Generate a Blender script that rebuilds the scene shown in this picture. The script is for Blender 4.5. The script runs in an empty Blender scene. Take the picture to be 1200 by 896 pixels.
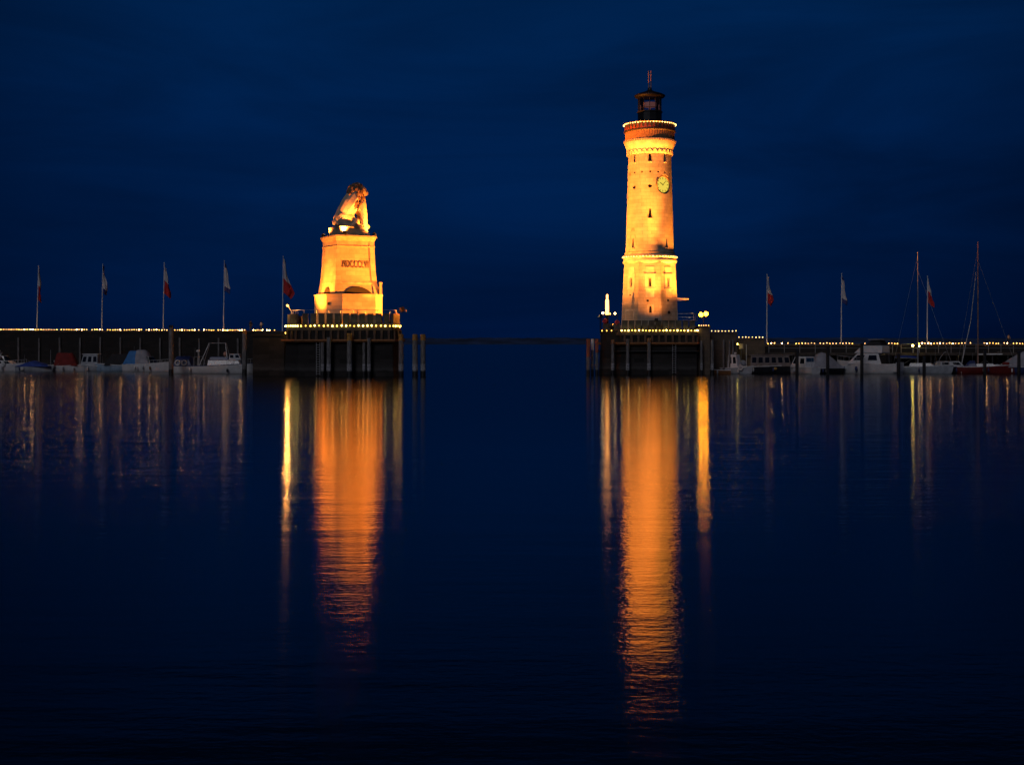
import bpy, bmesh, math, random
from mathutils import Vector, Matrix
R = math.radians
rnd = random.Random(7)
S = bpy.context.scene
COL = S.collection

# ---------------------------------------------------------------- camera
HC, HZ, FPX = 4.6, 402.0, 1200 * 50 / 36.0       # eye height (m), horizon row, focal length in photo pixels
cam_d = bpy.data.cameras.new('camera'); cam = bpy.data.objects.new('camera', cam_d); COL.objects.link(cam)
cam.location = (0, 0, HC); cam.rotation_euler = (R(90), 0, 0)
cam_d.lens = 50; cam_d.sensor_width = 36; cam_d.sensor_fit = 'HORIZONTAL'
cam_d.shift_y = -(448 - HZ) / 1200
cam_d.clip_start = 0.5; cam_d.clip_end = 60000
S.camera = cam

# ---------------------------------------------------------------- sky, dusk sun, exposure
w = bpy.data.worlds.new('World'); S.world = w; w.use_nodes = True
nt = w.node_tree; nt.nodes.clear()
SUN_EL, SUN_ROT = -4.5, 170.0
sky = nt.nodes.new('ShaderNodeTexSky'); sky.sky_type = 'NISHITA'; sky.sun_disc = False
sky.sun_elevation = R(SUN_EL); sky.sun_rotation = R(SUN_ROT); sky.altitude = 400; sky.ozone_density = 4.0
tc = nt.nodes.new('ShaderNodeTexCoord'); sep = nt.nodes.new('ShaderNodeSeparateXYZ')
nt.links.new(tc.outputs['Generated'], sep.inputs[0])
grad = nt.nodes.new('ShaderNodeValToRGB')          # overcast dusk: dark at horizon, paler above, unseen top darkened to dim the water
e = grad.color_ramp.elements
RAMP = [(0.0, (0.0001, 0.0070, 0.042)), (0.06, (0.0001, 0.0102, 0.054)), (0.15, (0.00015, 0.0152, 0.076)), (0.235, (0.0002, 0.0182, 0.083)),
        (0.275, (0.0002, 0.0085, 0.038)), (0.36, (0.0001, 0.0040, 0.019)), (0.65, (0.0001, 0.0030, 0.016))]
e[0].position, e[1].position = RAMP[0][0], RAMP[-1][0]; e[0].color, e[1].color = (*RAMP[0][1], 1), (*RAMP[-1][1], 1)
for p_, c_ in RAMP[1:-1]: x = e.new(p_); x.color = (*c_, 1)
nt.links.new(sep.outputs['Z'], grad.inputs[0])
mp = nt.nodes.new('ShaderNodeMapping'); mp.inputs['Scale'].default_value = (1.6, 1.6, 9.0)
nt.links.new(tc.outputs['Generated'], mp.inputs[0])
cl = nt.nodes.new('ShaderNodeTexNoise'); cl.inputs['Scale'].default_value = 1.7; cl.inputs['Detail'].default_value = 6
cl.inputs['Roughness'].default_value = 0.55; cl.inputs['Distortion'].default_value = 0.6
nt.links.new(mp.outputs[0], cl.inputs[0])
mr = nt.nodes.new('ShaderNodeMapRange'); mr.inputs[1].default_value = 0.3; mr.inputs[2].default_value = 0.7
mr.inputs[3].default_value = 0.70; mr.inputs[4].default_value = 1.30
nt.links.new(cl.outputs['Fac'], mr.inputs[0])
mul = nt.nodes.new('ShaderNodeVectorMath'); mul.operation = 'SCALE'
nt.links.new(grad.outputs[0], mul.inputs[0]); nt.links.new(mr.outputs[0], mul.inputs['Scale'])
bg = nt.nodes.new('ShaderNodeBackground'); bg.inputs['Strength'].default_value = 0.05
bg2 = nt.nodes.new('ShaderNodeBackground'); bg2.inputs['Strength'].default_value = 1.0
add = nt.nodes.new('ShaderNodeAddShader'); out = nt.nodes.new('ShaderNodeOutputWorld')
tint = nt.nodes.new('ShaderNodeMixRGB'); tint.blend_type = 'MULTIPLY'; tint.inputs[0].default_value = 1
tint.inputs[2].default_value = (0.004, 0.035, 0.09, 1)
nt.links.new(sky.outputs[0], tint.inputs[1]); nt.links.new(tint.outputs[0], bg.inputs[0])
ab = nt.nodes.new('ShaderNodeMath'); ab.operation = 'MULTIPLY'; nt.links.new(sep.outputs['X'], ab.inputs[0]); nt.links.new(sep.outputs['X'], ab.inputs[1])
az = nt.nodes.new('ShaderNodeMapRange'); az.inputs[1].default_value = 0.0; az.inputs[2].default_value = 0.125; az.inputs[3].default_value = 0.97; az.inputs[4].default_value = 0.52
nt.links.new(ab.outputs[0], az.inputs[0])                 # lens falloff put into the sky colour: both flanks dimmed
mul2 = nt.nodes.new('ShaderNodeVectorMath'); mul2.operation = 'SCALE'
nt.links.new(mul.outputs[0], mul2.inputs[0]); nt.links.new(az.outputs[0], mul2.inputs['Scale']); nt.links.new(mul2.outputs[0], bg2.inputs[0])
nt.links.new(bg.outputs[0], add.inputs[0]); nt.links.new(bg2.outputs[0], add.inputs[1]); nt.links.new(add.outputs[0], out.inputs[0])

sun_d = bpy.data.lights.new('sun', 'SUN'); sun_d.energy = 0.35; sun_d.angle = R(20); sun_d.color = (0.95, 0.92, 1.0)
sun = bpy.data.objects.new('sun', sun_d); COL.objects.link(sun); sun.rotation_euler = (R(62), 0, R(-20))   # last dusk glow, from behind the camera

S.view_settings.view_transform = 'Standard'; S.view_settings.look = 'None'
S.view_settings.exposure = 0.0; S.view_settings.gamma = 1.0; S.view_settings.use_curve_mapping = False
S.cycles.use_denoising = True
S.cycles.max_bounces = 6; S.cycles.sample_clamp_indirect = 4.0; S.cycles.caustics_reflective = False; S.cycles.caustics_refractive = False

# ---------------------------------------------------------------- materials
MATS = {}
def mat(name, col, rough=0.7, metal=0.0, var=0.25, scale=1.5, bump=0.0, emit=None, estr=0.0, col2=None, stretch=(1, 1, 1), spec=0.5, detail=5.0, lo=0.35, hi=0.68):
    if name in MATS: return MATS[name]
    m = bpy.data.materials.new(name); m.use_nodes = True; n = m.node_tree.nodes; l = m.node_tree.links
    p = n['Principled BSDF']; p.inputs['Roughness'].default_value = rough; p.inputs['Metallic'].default_value = metal
    p.inputs['Specular IOR Level'].default_value = spec
    t = n.new('ShaderNodeTexCoord'); mpn = n.new('ShaderNodeMapping'); mpn.inputs['Scale'].default_value = stretch
    l.new(t.outputs['Object'], mpn.inputs[0])
    nz = n.new('ShaderNodeTexNoise'); nz.inputs['Scale'].default_value = scale; nz.inputs['Detail'].default_value = detail
    l.new(mpn.outputs[0], nz.inputs[0])
    rp = n.new('ShaderNodeValToRGB'); c2 = col2 or tuple(c * (1 - var * 1.6) for c in col)
    rp.color_ramp.elements[0].position = lo; rp.color_ramp.elements[1].position = hi
    rp.color_ramp.elements[0].color = (*c2, 1); rp.color_ramp.elements[1].color = (*[min(1, c * (1 + var * .4)) for c in col], 1)
    l.new(nz.outputs['Fac'], rp.inputs[0]); l.new(rp.outputs[0], p.inputs['Base Color'])
    if bump:
        b = n.new('ShaderNodeBump'); b.inputs['Strength'].default_value = bump; b.inputs['Distance'].default_value = 0.05
        l.new(nz.outputs['Fac'], b.inputs['Height']); l.new(b.outputs[0], p.inputs['Normal'])
    if emit:
        p.inputs['Emission Color'].default_value = (*emit, 1); p.inputs['Emission Strength'].default_value = estr
    MATS[name] = m; return m

def ashlar(name, col, mortar, bw, bh, var=0.12, rough=0.85, tide=False):
    """dressed stone blocks: brick pattern in metres along the wall, mottled and weathered"""
    if name in MATS: return MATS[name]
    m = bpy.data.materials.new(name); m.use_nodes = True; n = m.node_tree.nodes; l = m.node_tree.links
    p = n['Principled BSDF']; p.inputs['Roughness'].default_value = rough
    t = n.new('ShaderNodeTexCoord'); sp = n.new('ShaderNodeSeparateXYZ'); l.new(t.outputs['Object'], sp.inputs[0])
    ad = n.new('ShaderNodeMath'); l.new(sp.outputs['X'], ad.inputs[0]); l.new(sp.outputs['Y'], ad.inputs[1])
    cb = n.new('ShaderNodeCombineXYZ'); l.new(ad.outputs[0], cb.inputs[0]); l.new(sp.outputs['Z'], cb.inputs[1])
    br = n.new('ShaderNodeTexBrick'); br.inputs['Scale'].default_value = 1.0
    br.inputs['Brick Width'].default_value = bw; br.inputs['Row Height'].default_value = bh
    br.inputs['Mortar Size'].default_value = 0.018; br.inputs['Mortar Smooth'].default_value = 0.3
    br.inputs['Color1'].default_value = (*col, 1); br.inputs['Color2'].default_value = (*[c * (1 - var * 1.4) for c in col], 1)
    br.inputs['Mortar'].default_value = (*mortar, 1); l.new(cb.outputs[0], br.inputs[0])
    nz = n.new('ShaderNodeTexNoise'); nz.inputs['Scale'].default_value = 0.8; nz.inputs['Detail'].default_value = 8; nz.inputs['Roughness'].default_value = 0.65
    l.new(t.outputs['Object'], nz.inputs[0])
    rp = n.new('ShaderNodeMapRange'); rp.inputs[1].default_value = 0.3; rp.inputs[2].default_value = 0.7; rp.inputs[3].default_value = 0.72; rp.inputs[4].default_value = 1.1
    l.new(nz.outputs['Fac'], rp.inputs[0])
    sc = n.new('ShaderNodeVectorMath'); sc.operation = 'SCALE'; l.new(br.outputs['Color'], sc.inputs[0]); l.new(rp.outputs[0], sc.inputs['Scale'])
    last = sc.outputs[0]
    if tide:                                     # chalky crust left by the lake between low and high water
        zr = n.new('ShaderNodeValToRGB'); ce = zr.color_ramp.elements; ce[0].position, ce[1].position = 0.28, 0.62; ce[0].color = ce[1].color = (0, 0, 0, 1)
        x_ = ce.new(0.36); x_.color = (.9, .9, .9, 1); x_ = ce.new(0.44); x_.color = (.35, .35, .35, 1)
        zz_ = n.new('ShaderNodeMath'); zz_.operation = 'MULTIPLY_ADD'; zz_.inputs[1].default_value = 0.25; l.new(sp.outputs['Z'], zz_.inputs[0])
        nz2 = n.new('ShaderNodeMath'); nz2.operation = 'MULTIPLY'; nz2.inputs[1].default_value = 0.22; l.new(nz.outputs['Fac'], nz2.inputs[0]); l.new(nz2.outputs[0], zz_.inputs[2])
        l.new(zz_.outputs[0], zr.inputs[0])
        mxn = n.new('ShaderNodeMixRGB'); mxn.inputs[2].default_value = (.055, .053, .053, 1); l.new(zr.outputs[0], mxn.inputs[0]); l.new(last, mxn.inputs[1]); last = mxn.outputs[0]
    l.new(last, p.inputs['Base Color'])
    b = n.new('ShaderNodeBump'); b.inputs['Strength'].default_value = 0.5; b.inputs['Distance'].default_value = 0.03
    l.new(nz.outputs['Fac'], b.inputs['Height']); l.new(b.outputs[0], p.inputs['Normal'])
    MATS[name] = m; return m

def emitter(name, col, strength):
    if name in MATS: return MATS[name]
    m = bpy.data.materials.new(name); m.use_nodes = True; n = m.node_tree.nodes; l = m.node_tree.links; n.clear()
    em = n.new('ShaderNodeEmission'); em.inputs[0].default_value = (*col, 1); em.inputs[1].default_value = strength
    o = n.new('ShaderNodeOutputMaterial'); l.new(em.outputs[0], o.inputs[0]); MATS[name] = m; return m

STONE = ashlar('tower_stone', (0.47, 0.42, 0.34), (0.27, 0.23, 0.18), 1.1, 0.52, 0.17)
TRIM = mat('pale_trim_stone', (0.55, 0.50, 0.42), 0.8, var=0.18, scale=1.2, bump=0.2)
SAND = ashlar('pedestal_stone', (0.44, 0.36, 0.26), (0.27, 0.21, 0.15), 1.5, 0.62, 0.17)
SANDTRIM = mat('pedestal_trim_stone', (0.43, 0.35, 0.25), 0.8, var=0.22, scale=1.6, bump=0.25)
BRICK = mat('red_brick', (0.36, 0.18, 0.09), 0.85, var=0.3, scale=5, bump=0.2)
BRICKRED = mat('glazed_red_tile', (0.27, 0.055, 0.035), 0.5, var=0.3, scale=4)
DARKTILE = mat('dark_tile', (0.035, 0.028, 0.022), 0.6, var=0.2, scale=4)
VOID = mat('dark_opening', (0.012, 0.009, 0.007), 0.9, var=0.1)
LIONM = mat('lion_stone', (0.52, 0.43, 0.32), 0.75, var=0.12, scale=1.4, bump=0.15)
MANE = mat('lion_mane_stone', (0.20, 0.115, 0.065), 0.85, var=0.22, scale=2.6, bump=0.4)
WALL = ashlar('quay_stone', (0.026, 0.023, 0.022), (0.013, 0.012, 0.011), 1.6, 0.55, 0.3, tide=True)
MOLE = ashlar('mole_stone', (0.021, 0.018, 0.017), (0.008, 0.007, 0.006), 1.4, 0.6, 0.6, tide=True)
COPE = mat('coping_stone', (0.085, 0.07, 0.058), 0.85, var=0.3, scale=1.5, bump=0.3)
MERLON = mat('parapet_stone', (0.085, 0.085, 0.082), 0.85, var=0.35, scale=1.2, bump=0.3)
PILE = mat('weathered_timber', (0.23, 0.22, 0.22), 0.85, var=0.4, scale=2.0, stretch=(6, 6, 0.7), bump=0.5)
PILECAP = mat('yellow_pile_cap', (0.50, 0.24, 0.045), 0.6, var=0.3, scale=3)  # yellow tone of the bands at the pile tops
PILERED = mat('rust_red_pile_paint', (0.42, 0.10, 0.035), 0.65, var=0.3, scale=2)
PILEWET = mat('wet_timber', (0.02, 0.02, 0.02), 0.5, var=0.4, scale=3)
IRON = mat('dark_iron', (0.03, 0.03, 0.032), 0.5, 0.6, var=0.2)
STEEL = mat('galvanised_steel', (0.42, 0.42, 0.43), 0.45, 0.5, var=0.2, scale=4)
WHITEP = mat('white_paint', (0.78, 0.78, 0.76), 0.45, var=0.10, scale=2)
GEL = mat('white_gelcoat', (0.70, 0.71, 0.72), 0.3, var=0.10, scale=1.5)
GELG = mat('grey_gelcoat', (0.38, 0.42, 0.46), 0.35, var=0.15, scale=1.5)
GELB = mat('pale_blue_gelcoat', (0.28, 0.40, 0.52), 0.35, var=0.15, scale=1.5)
HULLD = mat('dark_hull_paint', (0.022, 0.024, 0.032), 0.35, var=0.2)
HULLR = mat('dark_red_hull_paint', (0.16, 0.02, 0.018), 0.35, var=0.2)
HULLN = mat('navy_paint', (0.03, 0.05, 0.16), 0.4, var=0.2)
WOOD = mat('varnished_wood', (0.30, 0.13, 0.05), 0.4, var=0.35, scale=2, stretch=(1, 8, 8))
CVBLUE = mat('blue_canvas', (0.03, 0.07, 0.32), 0.85, var=0.2, scale=1.2, bump=0.5)
CVSKY = mat('light_blue_canvas', (0.06, 0.24, 0.58), 0.85, var=0.15, scale=1.2, bump=0.5)
CVRED = mat('dark_red_canvas', (0.20, 0.018, 0.015), 0.85, var=0.2, scale=1.2, bump=0.5)
CVGREY = mat('grey_canvas', (0.36, 0.36, 0.40), 0.85, var=0.15, scale=1.2, bump=0.5)
CVDARK = mat('black_canvas', (0.02, 0.02, 0.024), 0.85, var=0.15, scale=1.2, bump=0.5)
GLASS = mat('dark_boat_glass', (0.012, 0.016, 0.022), 0.08, var=0.1)
RUBBER = mat('black_rubber', (0.015, 0.015, 0.015), 0.7, var=0.2)
FLAGW = mat('white_flag_cloth', (0.62, 0.60, 0.62), 0.9, var=0.1)
FLAGR = mat('red_flag_cloth', (0.50, 0.03, 0.035), 0.9, var=0.1)
FLAGB = mat('blue_flag_cloth', (0.05, 0.06, 0.22), 0.9, var=0.1)
SKIN = mat('skin', (0.45, 0.28, 0.20), 0.6, var=0.08)
REDMARK = mat('red_marker_paint', (0.50, 0.03, 0.03), 0.4, var=0.15)
HILL = mat('hazy_wooded_hills', (0.04, 0.085, 0.21), 0.95, var=0.4, scale=0.01)  # blue air haze over the far shore put into the base colour
MTN = mat('far_mountain_slopes', (0.05, 0.06, 0.08), 0.95, var=0.2, scale=0.001)

WARM = (1.0, 0.56, 0.20); SODIUM = (1.0, 0.255, 0.022); DEEP = (1.0, 0.235, 0.018); LEMON = (1.0, 0.70, 0.18)
BULBS = [emitter('bulb_amber', (1.0, 0.42, 0.06), 8), emitter('bulb_gold', (1.0, 0.52, 0.09), 12), emitter('bulb_peach', (1.0, 0.46, 0.14), 7), emitter('bulb_bright', (1.0, 0.48, 0.15), 60), emitter('bulb_dim', (1.0, 0.46, 0.14), 4)]
BULBY = [emitter('bulb_yellow', (1.0, 0.58, 0.08), 12), emitter('bulb_yellow_bright', (1.0, 0.66, 0.14), 26), emitter('bulb_yellow_soft', (1.0, 0.55, 0.08), 5)]
BULBR = [emitter('bulb_ring', (1.0, 0.54, 0.12), 5), emitter('bulb_ring_bright', (1.0, 0.58, 0.16), 8)]
LENS_S = emitter('sodium_lens', (1.0, 0.31, 0.006), 75)
LENS_W = emitter('warm_lens', (1.0, 0.62, 0.25), 25)
LENS_O = emitter('small_lens', (1.0, 0.36, 0.04), 17)
LEM = emitter('lemon_lens', (1.0, 0.74, 0.12), 34)
COLUMN = emitter('lit_column', (1.0, 0.38, 0.08), 8)
DIAL = emitter('lit_clock_dial', (1.0, 0.72, 0.085), 0.88)

# ---------------------------------------------------------------- geometry helpers
class MB:
    def __init__(s): s.bm = bmesh.new()
    def box(s, x0, x1, y0, y1, z0, z1, M=None):
        v = [s.bm.verts.new(p) for p in ((x0,y0,z0),(x1,y0,z0),(x1,y1,z0),(x0,y1,z0),(x0,y0,z1),(x1,y0,z1),(x1,y1,z1),(x0,y1,z1))]
        if M:
            for q in v: q.co = M @ q.co
        for f in ((3,2,1,0),(4,5,6,7),(0,1,5,4),(1,2,6,5),(2,3,7,6),(3,0,4,7)): s.bm.faces.new([v[i] for i in f])
        return s
    def rings(s, rings, closed=True, cap=True):
        """loft between rings of points"""
        vs = [[s.bm.verts.new(p) for p in r] for r in rings]; n = len(vs[0])
        for a, b in zip(vs[:-1], vs[1:]):
            for i in range(n if closed else n - 1):
                j = (i + 1) % n
                s.bm.faces.new((a[i], a[j], b[j], b[i]))
        if cap and closed:
            s.bm.faces.new(vs[0][::-1]); s.bm.faces.new(vs[-1])
        return s
    def prism(s, poly, z0, z1, top=None):
        top = top or poly
        return s.rings([[(x, y, z0) for x, y in poly], [(x, y, z1) for x, y in top]])
    def lathe(s, prof, seg=48, cx=0, cy=0, a0=0.0, cap=True, M=None):
        rs = [[Vector((cx + r * math.cos(a0 + 2*math.pi*i/seg), cy + r * math.sin(a0 + 2*math.pi*i/seg), z)) for i in range(seg)] for r, z in prof]
        if M: rs = [[M @ p for p in r] for r in rs]
        return s.rings(rs, cap=cap)
    def tube(s, pts, r, seg=8):
        pts = [Vector(p) for p in pts]; rr = r if isinstance(r, (list, tuple)) else [r] * len(pts); rs = []
        for i, p in enumerate(pts):
            d = (pts[min(i+1, len(pts)-1)] - pts[max(i-1, 0)]).normalized()
            u = d.cross(Vector((0, 0, 1)) if abs(d.z) < .9 else Vector((0, 1, 0))).normalized(); v = d.cross(u)
            rs.append([p + (u * math.cos(2*math.pi*k/seg) + v * math.sin(2*math.pi*k/seg)) * rr[i] for k in range(seg)])
        return s.rings(rs)
    def ell(s, c, rad, M=None, sub=3):
        T = Matrix.Translation(c) @ (M or Matrix()) @ Matrix.Diagonal((*rad, 1))
        bmesh.ops.create_icosphere(s.bm, subdivisions=sub, radius=1, matrix=T); return s
    def sheet(s, grid):
        vs = [[s.bm.verts.new(p) for p in r] for r in grid]
        for a, b in zip(vs[:-1], vs[1:]):
            for i in range(len(a) - 1): s.bm.faces.new((a[i], a[i+1], b[i+1], b[i]))
        return s
    def build(s, name, m, parent=None, smooth=False, bevel=0.0, loc=None):
        bmesh.ops.recalc_face_normals(s.bm, faces=s.bm.faces)
        me = bpy.data.meshes.new(name); s.bm.to_mesh(me); s.bm.free()
        for mm in (m if isinstance(m, (list, tuple)) else [m]): me.materials.append(mm)
        o = bpy.data.objects.new(name, me); COL.objects.link(o)
        if parent: o.parent = parent
        if loc: o.location = loc
        if smooth:
            for p in me.polygons: p.use_smooth = True
            if smooth != True:
                try: me.set_sharp_from_angle(angle=R(smooth))
                except Exception: pass
        if bevel:
            b = o.modifiers.new('edge', 'BEVEL'); b.width = bevel; b.segments = 2; b.limit_method = 'ANGLE'; b.angle_limit = R(40)
        return o

def tag(o, label=None, cat=None, group=None, kind=None):
    if label: o['label'] = label
    if cat: o['category'] = cat
    if group: o['group'] = group
    if kind: o['kind'] = kind
    return o
def thing(name, label, cat, loc=(0, 0, 0), rz=0.0, group=None):
    o = bpy.data.objects.new(name, None); COL.objects.link(o); o.location = loc; o.rotation_euler = (0, 0, rz); o.empty_display_size = .2
    return tag(o, label, cat, group)
def copy_thing(o, parent=None):
    c = o.copy(); COL.objects.link(c)
    if parent: c.parent = parent
    for ch in [k for k in bpy.data.objects if k.parent == o]: copy_thing(ch, c)
    return c
def at(px, py, Y): return Vector(((px - 600) / FPX * Y, Y, HC + (HZ - py) / FPX * Y))
def px2x(px, Y): return (px - 600) / FPX * Y
def zy(py, Y): return HC + (HZ - py) / FPX * Y
def spot(loc, target, watts, ang, color, parent=None, blend=0.6, radius=0.25, name='beam'):
    d = bpy.data.lights.new(name, 'SPOT'); d.energy = watts; d.spot_size = R(ang); d.spot_blend = blend; d.color = color; d.shadow_soft_size = radius
    o = bpy.data.objects.new(name, d); COL.objects.link(o)
    loc = Vector(loc); o.rotation_euler = (Vector(target) - loc).to_track_quat('-Z', 'Y').to_euler()
    if parent:
        o.location = loc - parent.location; o.parent = parent
    else: o.location = loc
    return o

# ---------------------------------------------------------------- water and far shore
def water():
    m = bpy.data.materials.new('lake_water'); m.use_nodes = True; n = m.node_tree.nodes; l = m.node_tree.links
    p = n['Principled BSDF']; p.inputs['Base Color'].default_value = (0.0006, 0.0030, 0.0080, 1)
    p.inputs['Roughness'].default_value = 0.089; p.inputs['IOR'].default_value = 1.19
    p.inputs['Anisotropic'].default_value = 0.92              # long-crested ripples: slopes mostly towards and away from the quay
    tg = n.new('ShaderNodeCombineXYZ'); tg.inputs[1].default_value = 1.0; l.new(tg.outputs[0], p.inputs['Tangent'])
    g = n.new('ShaderNodeNewGeometry')
    def noise(sx, sy, scale, detail, rough=0.5, dist=0.0):
        mpn = n.new('ShaderNodeMapping'); mpn.inputs['Scale'].default_value = (sx, sy, 1); l.new(g.outputs['Position'], mpn.inputs[0])
        z = n.new('ShaderNodeTexNoise'); z.inputs['Scale'].default_value = scale; z.inputs['Detail'].default_value = detail
        z.inputs['Roughness'].default_value = rough; z.inputs['Distortion'].default_value = dist
        l.new(mpn.outputs[0], z.inputs[0]); return z
    a = noise(0.16, 1.0, 0.45, 2.0); b = noise(0.22, 1.0, 1.6, 3.0, 0.55); c = noise(0.75, 1.0, 4.6, 3.0, 0.62)
    def ml(src, k):
        q = n.new('ShaderNodeMath'); q.operation = 'MULTIPLY'; q.inputs[1].default_value = k; l.new(src.outputs['Fac'], q.inputs[0]); return q
    s1 = n.new('ShaderNodeMath'); s2 = n.new('ShaderNodeMath')
    l.new(ml(a, 0.021).outputs[0], s1.inputs[0]); l.new(ml(b, 0.0088).outputs[0], s1.inputs[1])
    wind = noise(0.5, 1.0, 0.035, 2.0)                          # calm and ruffled patches
    wr = n.new('ShaderNodeMapRange'); wr.inputs[1].default_value = 0.36; wr.inputs[2].default_value = 0.64; wr.inputs[3].default_value = 0.55; wr.inputs[4].default_value = 1.5
    l.new(wind.outputs['Fac'], wr.inputs[0]); cw = n.new('ShaderNodeMath'); cw.operation = 'MULTIPLY'
    l.new(ml(c, 0.0056).outputs[0], cw.inputs[0]); l.new(wr.outputs[0], cw.inputs[1])
    l.new(s1.outputs[0], s2.inputs[0]); l.new(cw.outputs[0], s2.inputs[1])
    sy = n.new('ShaderNodeSeparateXYZ'); l.new(g.outputs['Position'], sy.inputs[0])       # the inner basin lies calmer than the harbour mouth
    rr_ = n.new('ShaderNodeMapRange'); rr_.inputs[1].default_value = 18; rr_.inputs[2].default_value = 88; rr_.inputs[3].default_value = 0.050; rr_.inputs[4].default_value = 0.092
    l.new(sy.outputs['Y'], rr_.inputs[0]); l.new(rr_.outputs[0], p.inputs['Roughness'])
    bp = n.new('ShaderNodeBump'); bp.inputs['Strength'].default_value = 1.0; bp.inputs['Distance'].default_value = 1.0
    l.new(s2.outputs[0], bp.inputs['Height']); l.new(bp.outputs[0], p.inputs['Normal'])
    o = MB().sheet([[(x, y, 0) for x in (-20000, -600, -60, 60, 600, 20000)] for y in (-200, 0, 60, 300, 1500, 30000)]).build('lake_water', m)
    tag(o, kind='structure')
water()
bed = MB().sheet([[(x, y, -6) for x in (-20000, 20000)] for y in (-200, 30000)]).build('lake_bed', MOLE); tag(bed, kind='structure')

def ridge(name, Y, x0, x1, hfun, m, depth, n=200):
    g0, g1, g2 = [], [], []
    for i in range(n + 1):
        x = x0 + (x1 - x0) * i / n; h = hfun(x)
        g0.append((x, Y, -1)); g1.append((x, Y + depth * .35, h)); g2.append((x, Y + depth, -1))
    tag(MB().sheet([g0, g1, g2]).build(name, m, smooth=False), kind='structure')
rr = random.Random(3); PH = [rr.uniform(0, 6.28) for _ in range(12)]
def shore_h(x):
    u = x / 100.0
    return 24 + 1.3 * math.sin(u * .5 + PH[0]) + .8 * math.sin(u * 2.3 + PH[1]) + .7 * math.sin(u * 6.1 + PH[2]) + .7 * math.sin(u * 17 + PH[3])
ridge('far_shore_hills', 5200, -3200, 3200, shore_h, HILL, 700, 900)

# ---------------------------------------------------------------- shared small builders
bulb_mesh = {}
def bulb_data(m, r):
    k = (m.name, r)
    if k not in bulb_mesh:
        b = MB(); b.ell((0, 0, 0), (r, r, r * 1.15), sub=1); o = b.build('bulb', m, smooth=True); bulb_mesh[k] = o.data; bpy.data.objects.remove(o)
    return bulb_mesh[k]
def string_lights(label, pts, spacing, mats, r=0.085, group='strings of festive bulbs', skip=0.04, sag=0.03):
    """festoon: one black cable with single glowing bulbs along a path"""
    pts = [Vector(p) for p in pts]; root = thing('string_lights', label, 'string lights', pts[0], 0, group)
    lp = [p - pts[0] for p in pts]
    MB().tube([p + Vector((0, 0, .10)) for p in lp], 0.018, 5).build('cable', IRON, root)
    d = 0.0
    for a, b in zip(lp[:-1], lp[1:]):
        L = (b - a).length
        while d <= L:
            if rnd.random() > skip:
                m = rnd.choice(mats); o = bpy.data.objects.new('bulb', bulb_data(m, r)); COL.objects.link(o); o.parent = root
                o.location = a.lerp(b, d / L) + Vector((0, 0, rnd.uniform(-sag, sag)))
            d += spacing * rnd.uniform(.9, 1.1)
        d -= L
    return root
def pile(px, ytop, ybot, Y, r, label, cap=None, lean=0.0, group='timber mooring piles', capm=None, wet=True):
    ztop = zy(ytop, Y); t = thing('mooring_pile', label, 'mooring pile', (px2x(px, Y), Y, 0), rnd.uniform(0, 3), group)
    hw = .75
    b = MB(); b.tube([(0, 0, hw), (lean * .5, 0, ztop * .5), (lean, 0, ztop - (cap or 0))], [r, r * .98, r * .94], 12).build('shaft', PILE, t, smooth=40)
    MB().tube([(-.05 * lean, 0, -5), (0, 0, hw)], [r * 1.06, r * 1.02], 12).build('wet_foot', PILEWET, t, smooth=40)
    if cap:
        MB().lathe([(r * .97, ztop - cap), (r * .97, ztop - .06), (r * .80, ztop)], 12, cx=lean).build('cap_band', capm or PILECAP, t, smooth=40)
    return t
def railing(label, pts, h, spacing, group, r=0.035, rails=(1.0, .55), m=None):
    pts = [Vector(p) for p in pts]; t = thing('railing', label, 'railing', pts[0], 0, group); lp = [p - pts[0] for p in pts]; m = m or STEEL
    b = MB()
    for k in rails: b.tube([p + Vector((0, 0, h * k)) for p in lp], r * .8, 6)
    b.build('rail', m, t)
    for a, c in zip(lp[:-1], lp[1:]):
        n = max(1, int((c - a).length / spacing))
        for i in range(n + (1 if c is lp[-1] else 0)):
            q = a.lerp(c, i / n); MB().tube([q, q + Vector((0, 0, h))], r, 6).build('post', m, t)
    return t
def floodlight(loc, target, label, w=0.5, lensm=None, group='floodlights', housing=True):
    t = thing('floodlight', label, 'floodlight', loc, 0, group)
    d = (Vector(target) - Vector(loc)).normalized(); M = d.to_track_quat('Y', 'Z').to_matrix().to_4x4()
    b = MB(); b.box(-w/2, w/2, -.28, -.06, -w*.38, w*.38, M)                      # body and a square visor round the glass
    b.box(-w/2, w/2, -.058, .14, w*.38 - .04, w*.38, M).box(-w/2, w/2, -.058, .14, -w*.38, -w*.38 + .04, M)
    b.box(-w/2, -w/2 + .04, -.058, .14, -w*.335, w*.335, M).box(w/2 - .04, w/2, -.058, .14, -w*.335, w*.335, M).build('housing', IRON, t)
    MB().box(-w*.40, w*.40, -.055, -.03, -w*.28, w*.28, M).build('lens', lensm or LENS_W, t)
    MB().tube([(-w*.56, 0, -.4), (-w*.56, 0, 0)], .03, 6).tube([(w*.56, 0, -.4), (w*.56, 0, 0)], .03, 6).tube([(-w*.56, 0, -.4), (w*.56, 0, -.4)], .03, 6).build('bracket', IRON, t)
    return t
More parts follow.
